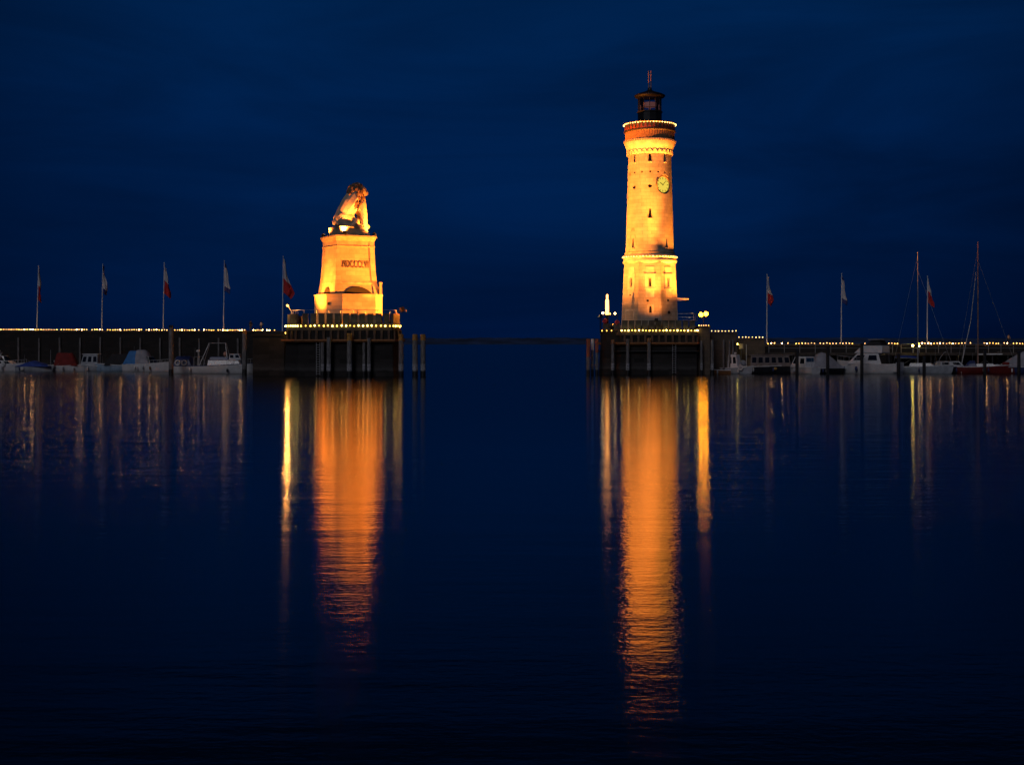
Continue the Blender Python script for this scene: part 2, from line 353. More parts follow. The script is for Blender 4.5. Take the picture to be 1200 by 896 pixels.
#%%STRUCT
# ================================================================ harbour moles (stone platforms and quay walls)
def pts_px(lst): return [(px2x(p, Y), Y) for p, Y in lst]
def merlons(root, x0, x1, Y, n, frac, z0, z1, th=.55):
    st = (x1 - x0) / n
    for i in range(n):
        a = x0 + i * st + st * (1 - frac) / 2; b = a + st * frac
        MB().prism([(a, Y), (b, Y), (b, Y + th), (a, Y + th)], z0, z1 - .12 + rnd.uniform(-.02, .02)).prism([(a - .05, Y - .05), (b + .05, Y - .05), (b + .05, Y + th + .05), (a - .05, Y + th + .05)], z1 - .118, z1).build('parapet_block', MERLON, root)

# --- lion mole
ml = thing('stone_mole', 'dark stone harbour mole carrying the lion pedestal and crenellated parapet', 'harbour mole', (-23, 204, 0), 0, 'stone harbour moles')
def off(p): return [(x + 23, y - 204) for x, y in p]
LM = [(-29.4, 196.6), (-16.6, 196.6), (-15.7, 198.4), (-17.6, 216), (-31.6, 216), (-31.6, 199.2)]
LMb = [(-29.9, 196.1), (-16.2, 196.1), (-15.2, 198.1), (-17.2, 216), (-32.1, 216), (-32.1, 198.9)]
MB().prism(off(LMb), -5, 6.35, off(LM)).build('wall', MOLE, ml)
def grow(poly, d):
    cx = sum(p[0] for p in poly) / len(poly); cy = sum(p[1] for p in poly) / len(poly)
    return [(x + math.copysign(d, x - cx), y + math.copysign(d, y - cy)) for x, y in poly]
MB().prism(off(grow(LM, .12)), 6.352, 6.75).prism(off(grow(LM, .02)), 6.752, 7.28).build('coping', COPE, ml)
MB().tube([(x + 23, y - 204, 4.95) for x, y in [(-32.2, 199), (-29.95, 195.95), (-16.15, 195.95), (-15.05, 198), (-17.0, 215)]], .2, 6).build('fender_beam', WOOD, ml)
for xa, ya, rz_ in ((-30.55, 197.95, -50), (-16.05, 197.65, 58)):
    M = Matrix.Translation((xa + 23, ya - 204 + .1, 0)) @ Matrix.Rotation(R(rz_), 4, 'Z'); MB().box(-.75, .75, 0, .45, 7.282, 8.68, M).build('parapet_block', MERLON, ml)
merlons(ml, -29.2 + 23, -16.8 + 23, 196.75 - 204, 11, .68, 7.282, 8.72)
for (xa, ya, xb, yb) in ((-31.5, 199.4, -31.5, 215), (-15.9, 198.8, -17.6, 215)):
    for i in range(9):
        y = ya + (yb - ya) * i / 9 - 204; s = .5 if xa < -20 else -.5; x = xa + (xb - xa) * i / 9 + 23
        MB().box(min(x, x + s), max(x, x + s), y, y + 1.15, 7.282, 8.6).build('parapet_block', MERLON, ml)
railing('thin steel railing above the parapet round the lion pedestal', [(-31.0, 206, 8.2), (-31.0, 199.9, 8.2), (-28.9, 197.6, 8.2), (-17.0, 197.6, 8.2), (-16.2, 199.3, 8.2), (-16.9, 206, 8.2)], 1.0, 1.6, 'steel railings', r=.03, rails=(1.0,))

def timbers(root, pts, z0, z1, step=.95):
    for (xa, ya), (xb, yb) in zip(pts[:-1], pts[1:]):
        L = math.hypot(xb - xa, yb - ya); nn = max(1, int(L / step)); a = math.atan2(yb - ya, xb - xa)
        for i in range(nn):
            f = (i + .5) / nn; M = Matrix.Translation((xa + (xb - xa) * f, ya + (yb - ya) * f, 0)) @ Matrix.Rotation(a, 4, 'Z')
            MB().box(-.15, .15, -.16, .05, z0 + rnd.uniform(-.08, .08), z1 + rnd.uniform(-.12, .04), M).build('fender_timber', FTIM, root)
FTIM = mat('brown_fender_timber', (0.17, 0.10, 0.06), 0.8, var=.4, scale=2, stretch=(5, 5, .6), bump=.5)
timbers(ml, [(x + 23, y - 204) for x, y in [(-31.75, 199.0), (-29.5, 196.45), (-16.5, 196.45), (-15.5, 198.2), (-16.6, 208)]], 5.1, 6.4)
def ladder(root, x, y, z0, z1):
    b = MB()
    for q in (-.24, .24): b.tube([(x + q, y, z0), (x + q, y, z1)], .04, 6)
    for i in range(int((z1 - z0) / .33)): b.tube([(x - .24, y, z0 + .2 + i * .33), (x + .24, y, z0 + .2 + i * .33)], .03, 6)
    b.build('ladder', STEEL, root)
ladder(ml, -26.7 + 23, 195.85 - 204, .2, 4.7)
# --- low landing beside it
ll = thing('stone_landing', 'low dark stone landing left of the lion mole', 'landing stage', (-34, 204, 0), 0, 'stone harbour moles')
MB().prism([(-2.6, -3.2), (1.85, -3.2), (1.85, 12), (-2.6, 12)], -5, 5.6).prism([(-2.7, -3.3), (1.75, -3.3), (1.75, 12), (-2.7, 12)], 5.603, 5.85).build('wall', MOLE, ll)

# --- left quay wall
def quaywall(label, x0, y0, x1, y1, ztop, th, capz=.35, m=WALL):
    t = thing('quay_wall', label, 'quay wall', ((x0 + x1) / 2, (y0 + y1) / 2, 0), math.atan2(y1 - y0, x1 - x0), 'quay walls')
    L = math.hypot(x1 - x0, y1 - y0) / 2
    MB().box(-L, L, 0, th, -5, ztop - capz).build('wall', m, t)
    MB().box(-L - .02, L + .02, -.15, th + .1, ztop - capz + .003, ztop).build('coping', COPE, t)
    n = int(2 * L / 3.2)
    for i in range(n):
        x = -L + (i + .5) * 2 * L / n
        MB().box(x - .14, x + .14, -.28, -.003, -2, ztop - 1.3 + rnd.uniform(-.1, .1)).build('fender_post', PILE, t)
    return t
LQ0 = (px2x(-40, 243), 243.0); LQ1 = (px2x(334, 258), 258.0); LQZ = 6.85
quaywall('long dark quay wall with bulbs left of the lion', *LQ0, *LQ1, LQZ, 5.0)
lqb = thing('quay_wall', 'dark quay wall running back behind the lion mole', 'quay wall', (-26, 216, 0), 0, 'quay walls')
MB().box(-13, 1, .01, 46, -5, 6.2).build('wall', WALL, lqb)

# --- lighthouse mole
rm = thing('stone_mole', 'dark stone harbour mole carrying the lighthouse', 'harbour mole', (20, 213, 0), 0, 'stone harbour moles')
def offr(p): return [(x - 20, y - 213) for x, y in p]
RM = [(px2x(728, 207), 207), (px2x(816, 207), 207), (px2x(820, 211), 211), (px2x(820, 220), 222), (px2x(704, 222), 222), (px2x(704, 211), 211)]
RMb = [(px2x(725, 206.5), 206.5), (px2x(817, 206.5), 206.5), (px2x(821, 211), 211), (px2x(821, 220), 222), (px2x(700, 222), 222), (px2x(699.5, 211), 211)]
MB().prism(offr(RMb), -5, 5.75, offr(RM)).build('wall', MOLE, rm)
MB().prism(offr(grow(RM, .12)), 5.752, 6.15).prism(offr(grow(RM, .02)), 6.152, 6.62).build('coping', COPE, rm)
MB().tube([(x - 20, y - 213, 4.55) for x, y in [RMb[5], RMb[0], RMb[1], RMb[2]]], .2, 6).build('fender_beam', WOOD, rm)
MB().tube([(x - 20, y - 213, 3.4) for x, y in [RMb[5], RMb[0], RMb[1], RMb[2]]], .13, 6).build('fender_beam', PILEWET, rm)
ladder(rm, px2x(790, 206.3) - 20, 206.25 - 213, .2, 4.4)
timbers(rm, [(x - 20, y - 213) for x, y in [(px2x(728, 206.75), 206.75), (px2x(816.5, 206.75), 206.75), (px2x(820.5, 211), 211)]], 4.7, 5.8)
merlons(rm, px2x(728.5, 207) - 20, px2x(815.5, 207) - 20, 207.12 - 213, 11, .78, 6.622, 7.92)
railing('steel railing on the mole right of the lighthouse foot', [(px2x(794, 209.5), 209.5, 7.9), (px2x(813, 209.5), 209.5, 7.9), (px2x(817, 212), 212, 7.9)], 1.05, 1.2, 'steel railings', r=.045, rails=(1.0, .5, .05))

# left bastion of the lighthouse mole
rb = thing('stone_bastion', 'low dark stone corner under the red marker discs, left of the lighthouse', 'bastion', (px2x(714, 210), 209.6, 0), 0, 'stone harbour moles')
MB().prism([(-1.75, -1.6), (1.65, -2.2), (1.65, 1.3), (-1.6, 1.3)], -5, 6.2, [(-1.2, -1.4), (1.6, -2.0), (1.6, 1.3), (-1.2, 1.3)]).prism([(-1.35, -1.5), (1.7, -2.1), (1.7, 1.3), (-1.35, 1.3)], 6.203, 6.5).build('wall', MOLE, rb)
MB().prism([(-1.0, -1.1), (1.5, -1.6), (1.5, -1.2), (-1.0, -.7)], 6.503, 7.5).build('parapet', MERLON, rb)

# --- stepped wall right of the lighthouse
def block(label, pxa, pxb, Y, ztop, depth, name='quay_wall', m=WALL):
    xa, xb = px2x(pxa, Y), px2x(pxb, Y); t = thing(name, label, 'quay wall', ((xa + xb) / 2, Y, 0), 0, 'quay walls'); L = (xb - xa) / 2
    MB().box(-L, L, 0, depth, -5, ztop - .3).build('wall', m, t)
    MB().box(-L - .08, L + .08, -.1, depth, ztop - .297, ztop).build('coping', COPE, t); return t
block('narrow stone gate pier under the twin floodlights', 818.5, 832, 208.6, 7.15, 12, m=ashlar('pier_stone', (.13, .10, .075), (.08, .06, .05), 1.2, .5, .2))
block('higher step of the quay wall right of the twin floodlights', 832.6, 864, 214.5, 6.25, 8, m=ashlar('pier_stone', (.13, .10, .075), (.08, .06, .05), 1.2, .5, .2))
block('lower step of the quay wall behind the lemon lamp', 864.6, 896, 220, 5.35, 8, m=ashlar('pier_stone', (.13, .10, .075), (.08, .06, .05), 1.2, .5, .2))
xq0, xq1 = px2x(896.6, 226), px2x(1300, 226)
quaywall('long low wall with bulbs behind the boats on the right', xq0, 226, xq1, 226, 4.45, 5.0)
rq = thing('boat_landing', 'low landing deck along the foot of the right quay', 'landing stage', ((px2x(836, 221) + px2x(1300, 221)) / 2, 221.5, 0), 0, 'quay walls')
Lq = (px2x(1300, 221) - px2x(864, 221)) / 2
MB().box(-Lq, Lq, 0, 4.15, 2.7, 3.1).build('deck', COPE, rq)
for i in range(26):
    x = -Lq + 1 + i * 2.4
    MB().tube([(x, .3, -5), (x, .3, 2.7)], .17, 8).build('deck_pile', PILEWET, rq)
railing('steel railing on the landing behind the wheelhouse boat', [(px2x(868, 221.8), 221.8, 3.1), (px2x(896, 221.8), 221.8, 3.1)], 1.35, 1.3, 'steel railings', r=.05, rails=(1.0, .55))
railing('steel railing behind the long cabin boat and tented boat', [(px2x(901, 221.8), 221.8, 3.1), (px2x(1046, 221.8), 221.8, 3.1)], 1.35, 2.2, 'steel railings', r=.05, rails=(1.0, .55))
railing('steel railing behind the moored sailing boats at right', [(px2x(1056, 221.8), 221.8, 3.1), (px2x(1290, 221.8), 221.8, 3.1)], 1.35, 1.9, 'steel railings', r=.05, rails=(1.0, .55))
for px in (848, 855, 859): pile(px, 398, 434, 213.8, .16, {848: 'thin pale post nearest the twin floodlights pier', 855: 'thin pale post between two others below the stepped wall', 859: 'thin pale post nearest the lemon lamp'}[px], group='thin landing posts')

# ================================================================ lighthouse
LY, LZ = 213.0, 6.6
LX = px2x(761.4, LY); kL = LY / FPX
lh = thing('lighthouse', 'tall floodlit stone lighthouse with clock and dark lantern', 'lighthouse', (LX, LY, LZ), -math.atan2(LX, LY))
zs = lambda py: zy(py, LY) - LZ               # height of something on the silhouette
zf = lambda py: zy(py, LY - 3.6) - LZ         # height of something on the near side
def octo(a, z): rr_ = a / math.cos(math.pi / 8); return [(rr_ * math.sin(math.pi / 8 + i * math.pi / 4) , -rr_ * math.cos(math.pi / 8 + i * math.pi / 4), z) for i in range(8)]
A0, A1 = 33 * kL, 29.6 * kL; ZB, ZT = 0.0, zs(309)
apo = lambda z: A0 + (A1 - A0) * (z - ZB) / (ZT - ZB)
def face(k, z, u=0.0, d=0.0):
    """frame on octagon face k (0 towards the viewer, +1 to the right): x along, -y outward, z up the batter"""
    a = k * math.pi / 4; tilt = math.atan2(A0 - A1, ZT - ZB)
    return Matrix.Rotation(a, 4, 'Z') @ Matrix.Translation((u, -(apo(z) + d), z)) @ Matrix.Rotation(-tilt, 4, 'X')
rsh = lambda z: 28.2 * kL + (25.0 - 28.2) * kL * (z - zs(297)) / (zs(183) - zs(297))
def cyl(phi, z, d=0.0): return Matrix.Rotation(phi, 4, 'Z') @ Matrix.Translation((0, -(rsh(z) + d), z))
def slit(M, w0, w1, h, depth):   # cutter: splayed loophole, narrower at its head
    return [[M @ Vector(p) for p in ((-w0/2, s, 0), (w0/2, s, 0), (w1/2, s, h * .92), (0, s, h), (-w1/2, s, h * .92))] for s in (-depth, depth)]
def carve(o, ringsets):
    b = MB()
    for r in ringsets: b.rings(r)
    c = b.build('cutter', VOID); md = o.modifiers.new('cut', 'BOOLEAN'); md.object = c; md.operation = 'DIFFERENCE'; md.solver = 'EXACT'
    bpy.context.view_layer.update(); me = bpy.data.meshes.new_from_object(o.evaluated_get(bpy.context.evaluated_depsgraph_get()))
    o.modifiers.clear(); o.data = me; bpy.data.objects.remove(c)
base = MB().rings([octo(A0 + .12, 0), octo(A0 + .12, .6), octo(A0, .62), octo(A1, ZT)]).build('base_tower', STONE)
cuts = []
WIN = []
for k, u in ((-1, .1), (0, 0.05), (1, -.1)): WIN.append((face(k, zf(335.5), u), .34, .22, 1.25))
WIN.append((face(0, zf(366.5), .1), .36, .30, 1.0))
for M, w0, w1, h in WIN: cuts.append(slit(M, w0, w1, h, .45))
carve(base, cuts); base.parent = lh
for M, w0, w1, h in WIN:
    MB().rings([[M @ Vector(p) for p in ((-w0/2+.01, s, .01), (w0/2-.01, s, .01), (w1/2-.01, s, h*.91), (0, s, h-.02), (-w1/2+.01, s, h*.91))] for s in (.36, .44)]).build('window', VOID, lh)
for k, u in ((-1, .1), (0, .05), (1, -.1)):     # pale window surrounds with hood moulds and sills
    M = face(k, zf(335.5), u); b = MB()
    b.box(-.75, -.28, -.07, .06, -.25, 1.75, M).box(.28, .75, -.07, .06, -.25, 1.75, M).box(-.28, .28, -.07, .06, 1.36, 1.75, M).box(-.28, .28, -.07, .06, -.25, -.05, M)
    b.box(-.88, .88, -.15, .06, 1.753, 1.86, M).box(-.80, .80, -.14, .06, -.45, -.253, M).box(-.62, .62, -.06, .06, 1.864, 2.9, M).box(-.62, .62, -.055, .06, -1.6, -.455, M)
    b.build('window_surround', TRIM, lh)
M = face(0, zf(366.5), .1); MB().box(-.5, -.21, -.06, .06, -.15, 1.2, M).box(.21, .5, -.06, .06, -.15, 1.2, M).box(-.21, .21, -.06, .06, 1.05, 1.2, M).build('window_surround', TRIM, lh)
M = face(-1, 0, .05); MB().box(-.95, -.72, -.10, .1, .05, 2.75, M).box(.72, .95, -.10, .1, .05, 2.75, M).box(-.95, .95, -.10, .1, 2.753, 2.98, M).build('door_frame', TRIM, lh)
MB().box(-.719, .719, -.04, .1, .05, 2.749, M).build('door', STONE, lh)
M = face(1, zf(366), -.15)
MB().lathe([(.24, -.08), (.24, .1)], 16, M=M @ Matrix.Rotation(math.pi/2, 4, 'X')).build('vent', VOID, lh)
for k, u, py in ((0, -.3, 353.5), (1, -.25, 353)): MB().box(-.16, .16, -.06, .08, 0, .28, face(k, zf(py), u)).build('beam_hole', VOID, lh)
MB().box(-.16, .16, -.1, .1, 0, .2, face(-1, 5, 0)).build('tie_plate', IRON, lh)
MB().rings([[(A0 - .45, y, zs(352.9)), (A0 - .45, y, zs(349.2)), (A0 + 1.55, y, zs(350.2)), (A0 + 1.55, y, zs(351.6))] for y in (-1.3, -.7)]).build('wall_bracket', TRIM, lh)
# cornice between base and shaft
MB().lathe([(A1 * 1.00, ZT - .15), (31.6 * kL, ZT + .15), (31.6 * kL, ZT + .42), (30.6 * kL, ZT + .46), (30.8 * kL, zs(303)), (31.8 * kL, zs(302.6)), (31.8 * kL, zs(301)), (30.0 * kL, zs(299.2)), (rsh(zs(297)) - .1, zs(297.4))], 64).build('cornice', TRIM, lh, smooth=35)
MB().lathe([(rsh(zs(297)) + .12, zs(298.4)), (rsh(zs(297)) + .14, zs(296.3)), (rsh(zs(297)) - .05, zs(295.6))], 64).build('shaft_foot_moulding', SANDTRIM, lh, smooth=35)
# shaft
zt = zs(181)
shaft = MB().lathe([(rsh(zs(298)), zs(298)), (rsh(zs(260)), zs(260)), (rsh(zs(220)), zs(220)), (rsh(zt), zt)], 72).build('shaft', STONE, smooth=30)
def phi(px, py): return math.asin(max(-1, min(1, (px - 761.4) * kL / rsh(zs(py)))))
SL = [(744, 188.5, .34, .20, 1.5), (761.6, 188.5, .44, .26, 1.65), (778.6, 188.5, .34, .20, 1.5), (761.8, 255.3, .46, .24, 1.5), (742, 289.5, .42, .2, 1.35), (781, 289.5, .42, .2, 1.35), (762, 270, .01, .01, .01)][:6]
HOLES = [(738.9, 201.8), (744.2, 201.2), (752.4, 200.7), (762, 200.5), (771.2, 200.7), (778.8, 201.2), (784, 201.8)]
OV = [(743.6, 218.5), (761.8, 217.6)]
cs, panes = [], []
for px, py, w0, w1, h in SL: Mx = cyl(phi(px, py), zf(py)); cs.append(slit(Mx, w0, w1, h, .4)); panes.append(slit(Mx, w0 + .1, w1 + .1, h + .05, .02)); panes[-1] = [[p + (Mx.to_3x3() @ Vector((0, .36, 0))) for p in r] for r in panes[-1]]
def oval(Mx, a, b, s0, s1, n=12): return [[Mx @ Vector((a * math.cos(2*math.pi*i/n), s, b * math.sin(2*math.pi*i/n))) for i in range(n)] for s in (s0, s1)]
for px, py in HOLES: Mx = cyl(phi(px, py), zf(py)); cs.append(oval(Mx, .16, .15, -.3, .3)); panes.append(oval(Mx, .2, .2, .25, .29))
for px, py in OV: Mx = cyl(phi(px, py), zf(py)); cs.append(oval(Mx, .30, .24, -.3, .35)); panes.append(oval(Mx, .34, .3, .30, .34))
Mk = cyl(math.asin((778.2 - 761.4) * kL / rsh(zs(216.3))), zy(216.3, LY - 2.6) - LZ) @ Matrix.Rotation(math.pi / 2, 4, 'X')
cs.append([[Mk @ Vector((1.405 * math.cos(2*math.pi*i/40), 1.405 * math.sin(2*math.pi*i/40), z)) for i in range(40)] for z in (-1.0, .6)])
carve(shaft, cs); shaft.parent = lh
for q in panes: MB().rings(q).build('window', VOID, lh)
for px, py, w0, w1, h in SL: Mx = cyl(phi(px, py), zf(py)); MB().box(-w0/2 - .1, w0/2 + .1, -.10, .1, -.16, -.03, Mx).build('sill', TRIM, lh)
# corbelled head, arcade of little arches, brick band, zigzag parapet
rT = rsh(zt); rB = 29.2 * kL
MB().lathe([(rT - .05, zt - .3), (rT + .06, zt - .1), (rT + .1, zs(179.5)), (28.0 * kL, zs(174)), (rB + .05, zs(170)), (rB + .05, zs(165.5)), (rB - .05, zs(165.2))], 72).build('corbel_head', TRIM, lh, smooth=30)
for i in range(28):
    a = 2 * math.pi * i / 28; Mx = Matrix.Rotation(a, 4, 'Z') @ Matrix.Translation((0, -rT - .12, zs(180))); Wd = rT * math.pi / 28
    arch = [Mx @ Vector((Wd * .82 * math.cos(t), -.05, Wd * .82 * math.sin(t) - .02)) for t in [math.pi * j / 8 for j in range(9)]]
    MB().tube([arch[0] - Vector((0, 0, .35))] + arch + [arch[-1] - Vector((0, 0, .35))], .10, 6).build('corbel_arch', TRIM, lh, smooth=True)
b = MB()
for i in range(64):
    a = 2 * math.pi * i / 64; b.box(-.10, .10, -.14, .1, 0, .28, Matrix.Rotation(a, 4, 'Z') @ Matrix.Translation((0, -rB - .03, zs(168.3))))
b.build('dentil_course', SANDTRIM, lh)
MB().lathe([(rB - .02, zs(165.6)), (rB - .02, zs(156))], 72, cap=False).build('brick_band', BRICK, lh, smooth=30)
MB().lathe([(rB, zs(156.2)), (rB + .14, zs(155.6)), (rB + .14, zs(154.4)), (rB, zs(154))], 72, cap=False).build('string_course', DARKTILE, lh, smooth=30)
def ring_tri(n, r, z0, z1):
    b = MB(); bm = b.bm
    for i in range(n):
        a0, a1, am = 2*math.pi*i/n, 2*math.pi*(i+1)/n, 2*math.pi*(i+.5)/n; am2 = 2*math.pi*(i+1.5)/n
        P = lambda a, z: bm.verts.new((r*math.cos(a), r*math.sin(a), z))
        f = bm.faces.new((P(a0, z0), P(a1, z0), P(am, z1))); f.material_index = 0
        f = bm.faces.new((P(am, z1), P(a1, z0), P(am2, z1))); f.material_index = 1
    return b
ring_tri(38, rB + .05, zs(154), zs(147)).build('zigzag_parapet', [BRICKRED, DARKTILE], lh)
MB().lathe([(rB - .3, zs(154)), (rB - .3, zs(146.5))], 60, cap=False).build('parapet_inside', DARKTILE, lh)
MB().lathe([(rB - .35, zs(147)), (rB + .12, zs(146.9)), (rB + .18, zs(146)), (rB - .35, zs(145.9))], 72).build('parapet_rail', TRIM, lh, smooth=30)
# clock on its projecting round frame
phc = phi(778.2, 216.3); Mc = cyl(phc, zy(216.3, LY - 2.6) - LZ) @ Matrix.Rotation(math.pi / 2, 4, 'X')
clk = MB().lathe([(1.16, -.9), (1.40, -.9), (1.40, -.24), (1.33, -.16), (1.2, -.16), (1.15, -.4)], 40, M=Mc, cap=False).build('clock_frame', mat('clock_frame_stone', (.17, .12, .08), .8), lh, smooth=35)
MB().lathe([(1.19, -.7), (1.19, -.36)], 40, M=Mc).build('clock_dial', DIAL, clk)
b = MB()
for i in range(12):
    q = Mc @ Matrix.Rotation(i * math.pi / 6, 4, 'Z'); L_ = .30 if i % 3 == 0 else .2; b.box(-.045, .045, 1.08 - L_, 1.08, -.355, -.34, q)
b.build('hour_mark', VOID, clk)
MB().box(-.05, .05, -.12, .62, -.335, -.32, Mc @ Matrix.Rotation(R(62), 4, 'Z')).build('hour_hand', VOID, clk)
MB().box(-.035, .035, -.15, .92, -.31, -.295, Mc @ Matrix.Rotation(R(-45), 4, 'Z')).build('minute_hand', VOID, clk)
# lantern
gl = bpy.data.materials.new('lantern_glass'); gl.use_nodes = True; n = gl.node_tree.nodes; l = gl.node_tree.links; n.clear()
tr = n.new('ShaderNodeBsdfTransparent'); tr.inputs[0].default_value = (.75, .82, .85, 1); gs = n.new('ShaderNodeBsdfGlossy'); gs.inputs['Roughness'].default_value = .05
fr = n.new('ShaderNodeFresnel'); mx = n.new('ShaderNodeMixShader'); o_ = n.new('ShaderNodeOutputMaterial')
l.new(fr.outputs[0], mx.inputs[0]); l.new(tr.outputs[0], mx.inputs[1]); l.new(gs.outputs[0], mx.inputs[2]); l.new(mx.outputs[0], o_.inputs[0])
rl = 13.4 * kL
lan = MB().lathe([(rl + .08, zs(150)), (rl + .08, zs(133)), (rl + .2, zs(132.6)), (rl + .2, zs(131)), (rl, zs(130.8))], 12).build('lantern_room', IRON, lh)
MB().lathe([(rl - .05, zs(131)), (rl - .05, zs(115))], 12, cap=False).build('lantern_glass', gl, lan)
for i in range(12):
    a = 2*math.pi*i/12; MB().tube([(rl*math.cos(a), rl*math.sin(a), zs(131.5)), (rl*math.cos(a), rl*math.sin(a), zs(114.5))], .05, 6).build('glazing_bar', IRON, lan)
MB().lathe([(rl, zs(127.5)), (rl + .03, zs(127.5)), (rl + .03, zs(127)), (rl, zs(127))], 12, cap=False).build('glazing_ring', IRON, lan)
MB().lathe([(.15, zs(131)), (.15, zs(126)), (.95, zs(125.4)), (.95, zs(120.6)), (.3, zs(120))], 20).build('lamp_lens', mat('lamp_lens', (.5, .25, .22), .3, emit=(1, .33, .27), estr=.10), lan)
MB().lathe([(rl + .02, zs(115.2)), (rl + .45, zs(114.6)), (2.32, zs(113.2)), (2.32, zs(112.2)), (1.9, zs(110.4)), (.75, zs(107.6)), (.35, zs(106)), (.28, zs(103.5)), (.12, zs(102.5))], 24).build('lantern_roof', IRON, lh, smooth=25)
an = mat('red_lit_mast', (.40, .24, .20), .5)  # red light on the antenna rods put into their colour
MB().tube([(-.16, 0, zs(105)), (-.16, 0, zs(83))], .085, 8).build('antenna', an, lh)
MB().tube([(.18, 0, zs(105)), (.18, 0, zs(83.5))], .085, 8).box(-.16, .18, -.03, .03, zs(101), zs(100.6)).box(-.16, .18, -.03, .03, zs(88), zs(87.6)).build('antenna', an, lh)

# ================================================================ lion monument
PY, PZ = 203.5, 7.3; PX = px2x(408.2, PY); kP = PY / FPX
RZP = math.atan2(-PX, PY) + R(21)
pd = thing('monument_pedestal', 'floodlit stone pedestal inscribed with Roman numerals under the lion', 'pedestal', (PX, PY, PZ), RZP)
zp = lambda py: zy(py, PY) - PZ
hw_ = lambda wpx: wpx * kP / 1.292 / 2
def sq(h, z): return [(-h, -h, z), (h, -h, z), (h, h, z), (-h, h, z)]
def chs(a, c): return [(-a, -a + c), (-a + c, -a), (a - c, -a), (a, -a + c), (a, a - c), (a - c, a), (-a + c, a), (-a, a - c)]
MB().prism(chs(4.2, 1.7), 0, zp(347.3)).prism(chs(4.28, 1.72), zp(347.2), zp(345.4)).build('plinth', SAND, pd)
MB().prism(chs(4.27, 1.72), 0, .5).build('plinth_foot', SANDTRIM, pd)
prof = [(345.3, 3.36), (340, 3.28), (334, 3.17), (326, 3.06), (315, 2.97), (300, 2.89), (284, 2.83)]
MB().rings([sq(h - .06, zp(y)) for y, h in prof]).build('body', SAND, pd)
for sx in (-1, 1):
    for sy in (-1, 1):
        rs = []
        for y, h in prof:
            c = h - .74; xs = sorted((sx * c, sx * h)); ys = sorted((sy * c, sy * h)); z = zp(y)
            rs.append([(xs[0], ys[0], z), (xs[1], ys[0], z), (xs[1], ys[1], z), (xs[0], ys[1], z)])
        MB().rings(rs).build('corner_pilaster', SAND, pd)
MB().rings([sq(3.12, zp(333.4)), sq(3.16, zp(332.8)), sq(3.11, zp(331.2)), sq(3.0, zp(330.6))]).build('base_moulding', SANDTRIM, pd)
MB().rings([sq(2.88, zp(290.8)), sq(2.92, zp(290.4)), sq(2.92, zp(289.6)), sq(2.86, zp(289.2))]).build('frieze_moulding', SANDTRIM, pd)
MB().rings([sq(2.80, zp(289.4)), sq(2.80, zp(284))]).build('frieze', SANDTRIM, pd)
MB().rings([sq(2.83, zp(284)), sq(2.95, zp(282)), sq(3.02, zp(280.5)), sq(3.12, zp(279.3)), sq(3.12, zp(277.6)), sq(3.0, zp(277.2))]).build('cornice', SANDTRIM, pd)
MB().rings([sq(2.35, zp(277.3)), sq(2.35, zp(275.0)), sq(2.12, zp(274.6)), sq(2.12, zp(268.3)), sq(2.2, zp(268.0)), sq(2.2, zp(266.8))]).build('statue_base', SANDTRIM, pd)
# dark segmental plates on the pedestal foot, standing in for arch shade
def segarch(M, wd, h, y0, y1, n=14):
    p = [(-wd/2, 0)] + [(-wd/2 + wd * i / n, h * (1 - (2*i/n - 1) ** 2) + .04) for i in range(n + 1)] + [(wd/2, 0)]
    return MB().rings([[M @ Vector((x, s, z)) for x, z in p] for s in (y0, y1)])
segarch(Matrix.Translation((.15, -3.17, zp(344.6))), 4.3, .95, -.14, .3).build('arch_shade_plate', VOID, pd)
segarch(Matrix.Rotation(-math.pi/2, 4, 'Z') @ Matrix.Translation((.2, -3.17, zp(344.6))), 2.6, .9, -.14, .3).build('arch_shade_plate', VOID, pd)
MB().box(-.16, .16, -.05, .2, 0, .42, Matrix.Rotation(R(-45), 4, 'Z') @ Matrix.Translation((-.9, -4.74, zp(358.4)))).build('drain_hole', VOID, pd)
cv = bpy.data.curves.new('inscription', 'FONT'); cv.body = 'MDCCCLVI'; cv.align_x = 'CENTER'; cv.size = 1.18; cv.extrude = .05; cv.offset = .0; cv.space_character = 1.2
to = bpy.data.objects.new('inscription', cv); COL.objects.link(to); bpy.context.view_layer.update()
me = bpy.data.meshes.new_from_object(to.evaluated_get(bpy.context.evaluated_depsgraph_get())); bpy.data.objects.remove(to)
wd = max(v.co.x for v in me.vertices) - min(v.co.x for v in me.vertices)
ins = bpy.data.objects.new('inscription', me); COL.objects.link(ins); me.materials.clear(); me.materials.append(mat('inscription_bronze', (.085, .040, .018), .6))
ins.parent = pd; tilt = math.atan2(2.97 - 2.89, zp(300) - zp(315)); ins.rotation_euler = (math.pi/2 - tilt, 0, 0); ins.scale = (3.9 / wd, 1.22, 1); ins.location = (-.02, -2.915, zp(314.6))
for px, h in ((443.6, 1.1), (447.8, 1.75)):
    pp = at(px, 345, PY - 1.0); MB()
    t = thing('stone_post', 'taller stone post on the right edge of the plinth' if h > 1.3 else 'shorter stone post next to the taller one on the plinth', 'stone post', (pp.x - .25, PY - 1.2 + (.5 if h < 1.3 else 0), PZ + zp(345.35)), RZP, 'stone posts on the plinth')
    MB().box(-.2, .2, -.2, .2, 0, h - .2).build('shaft', SAND, t); MB().rings([sq(.25, h - .198), sq(.25, h - .06), sq(.12, h + .05)]).build('cap', SANDTRIM, t)

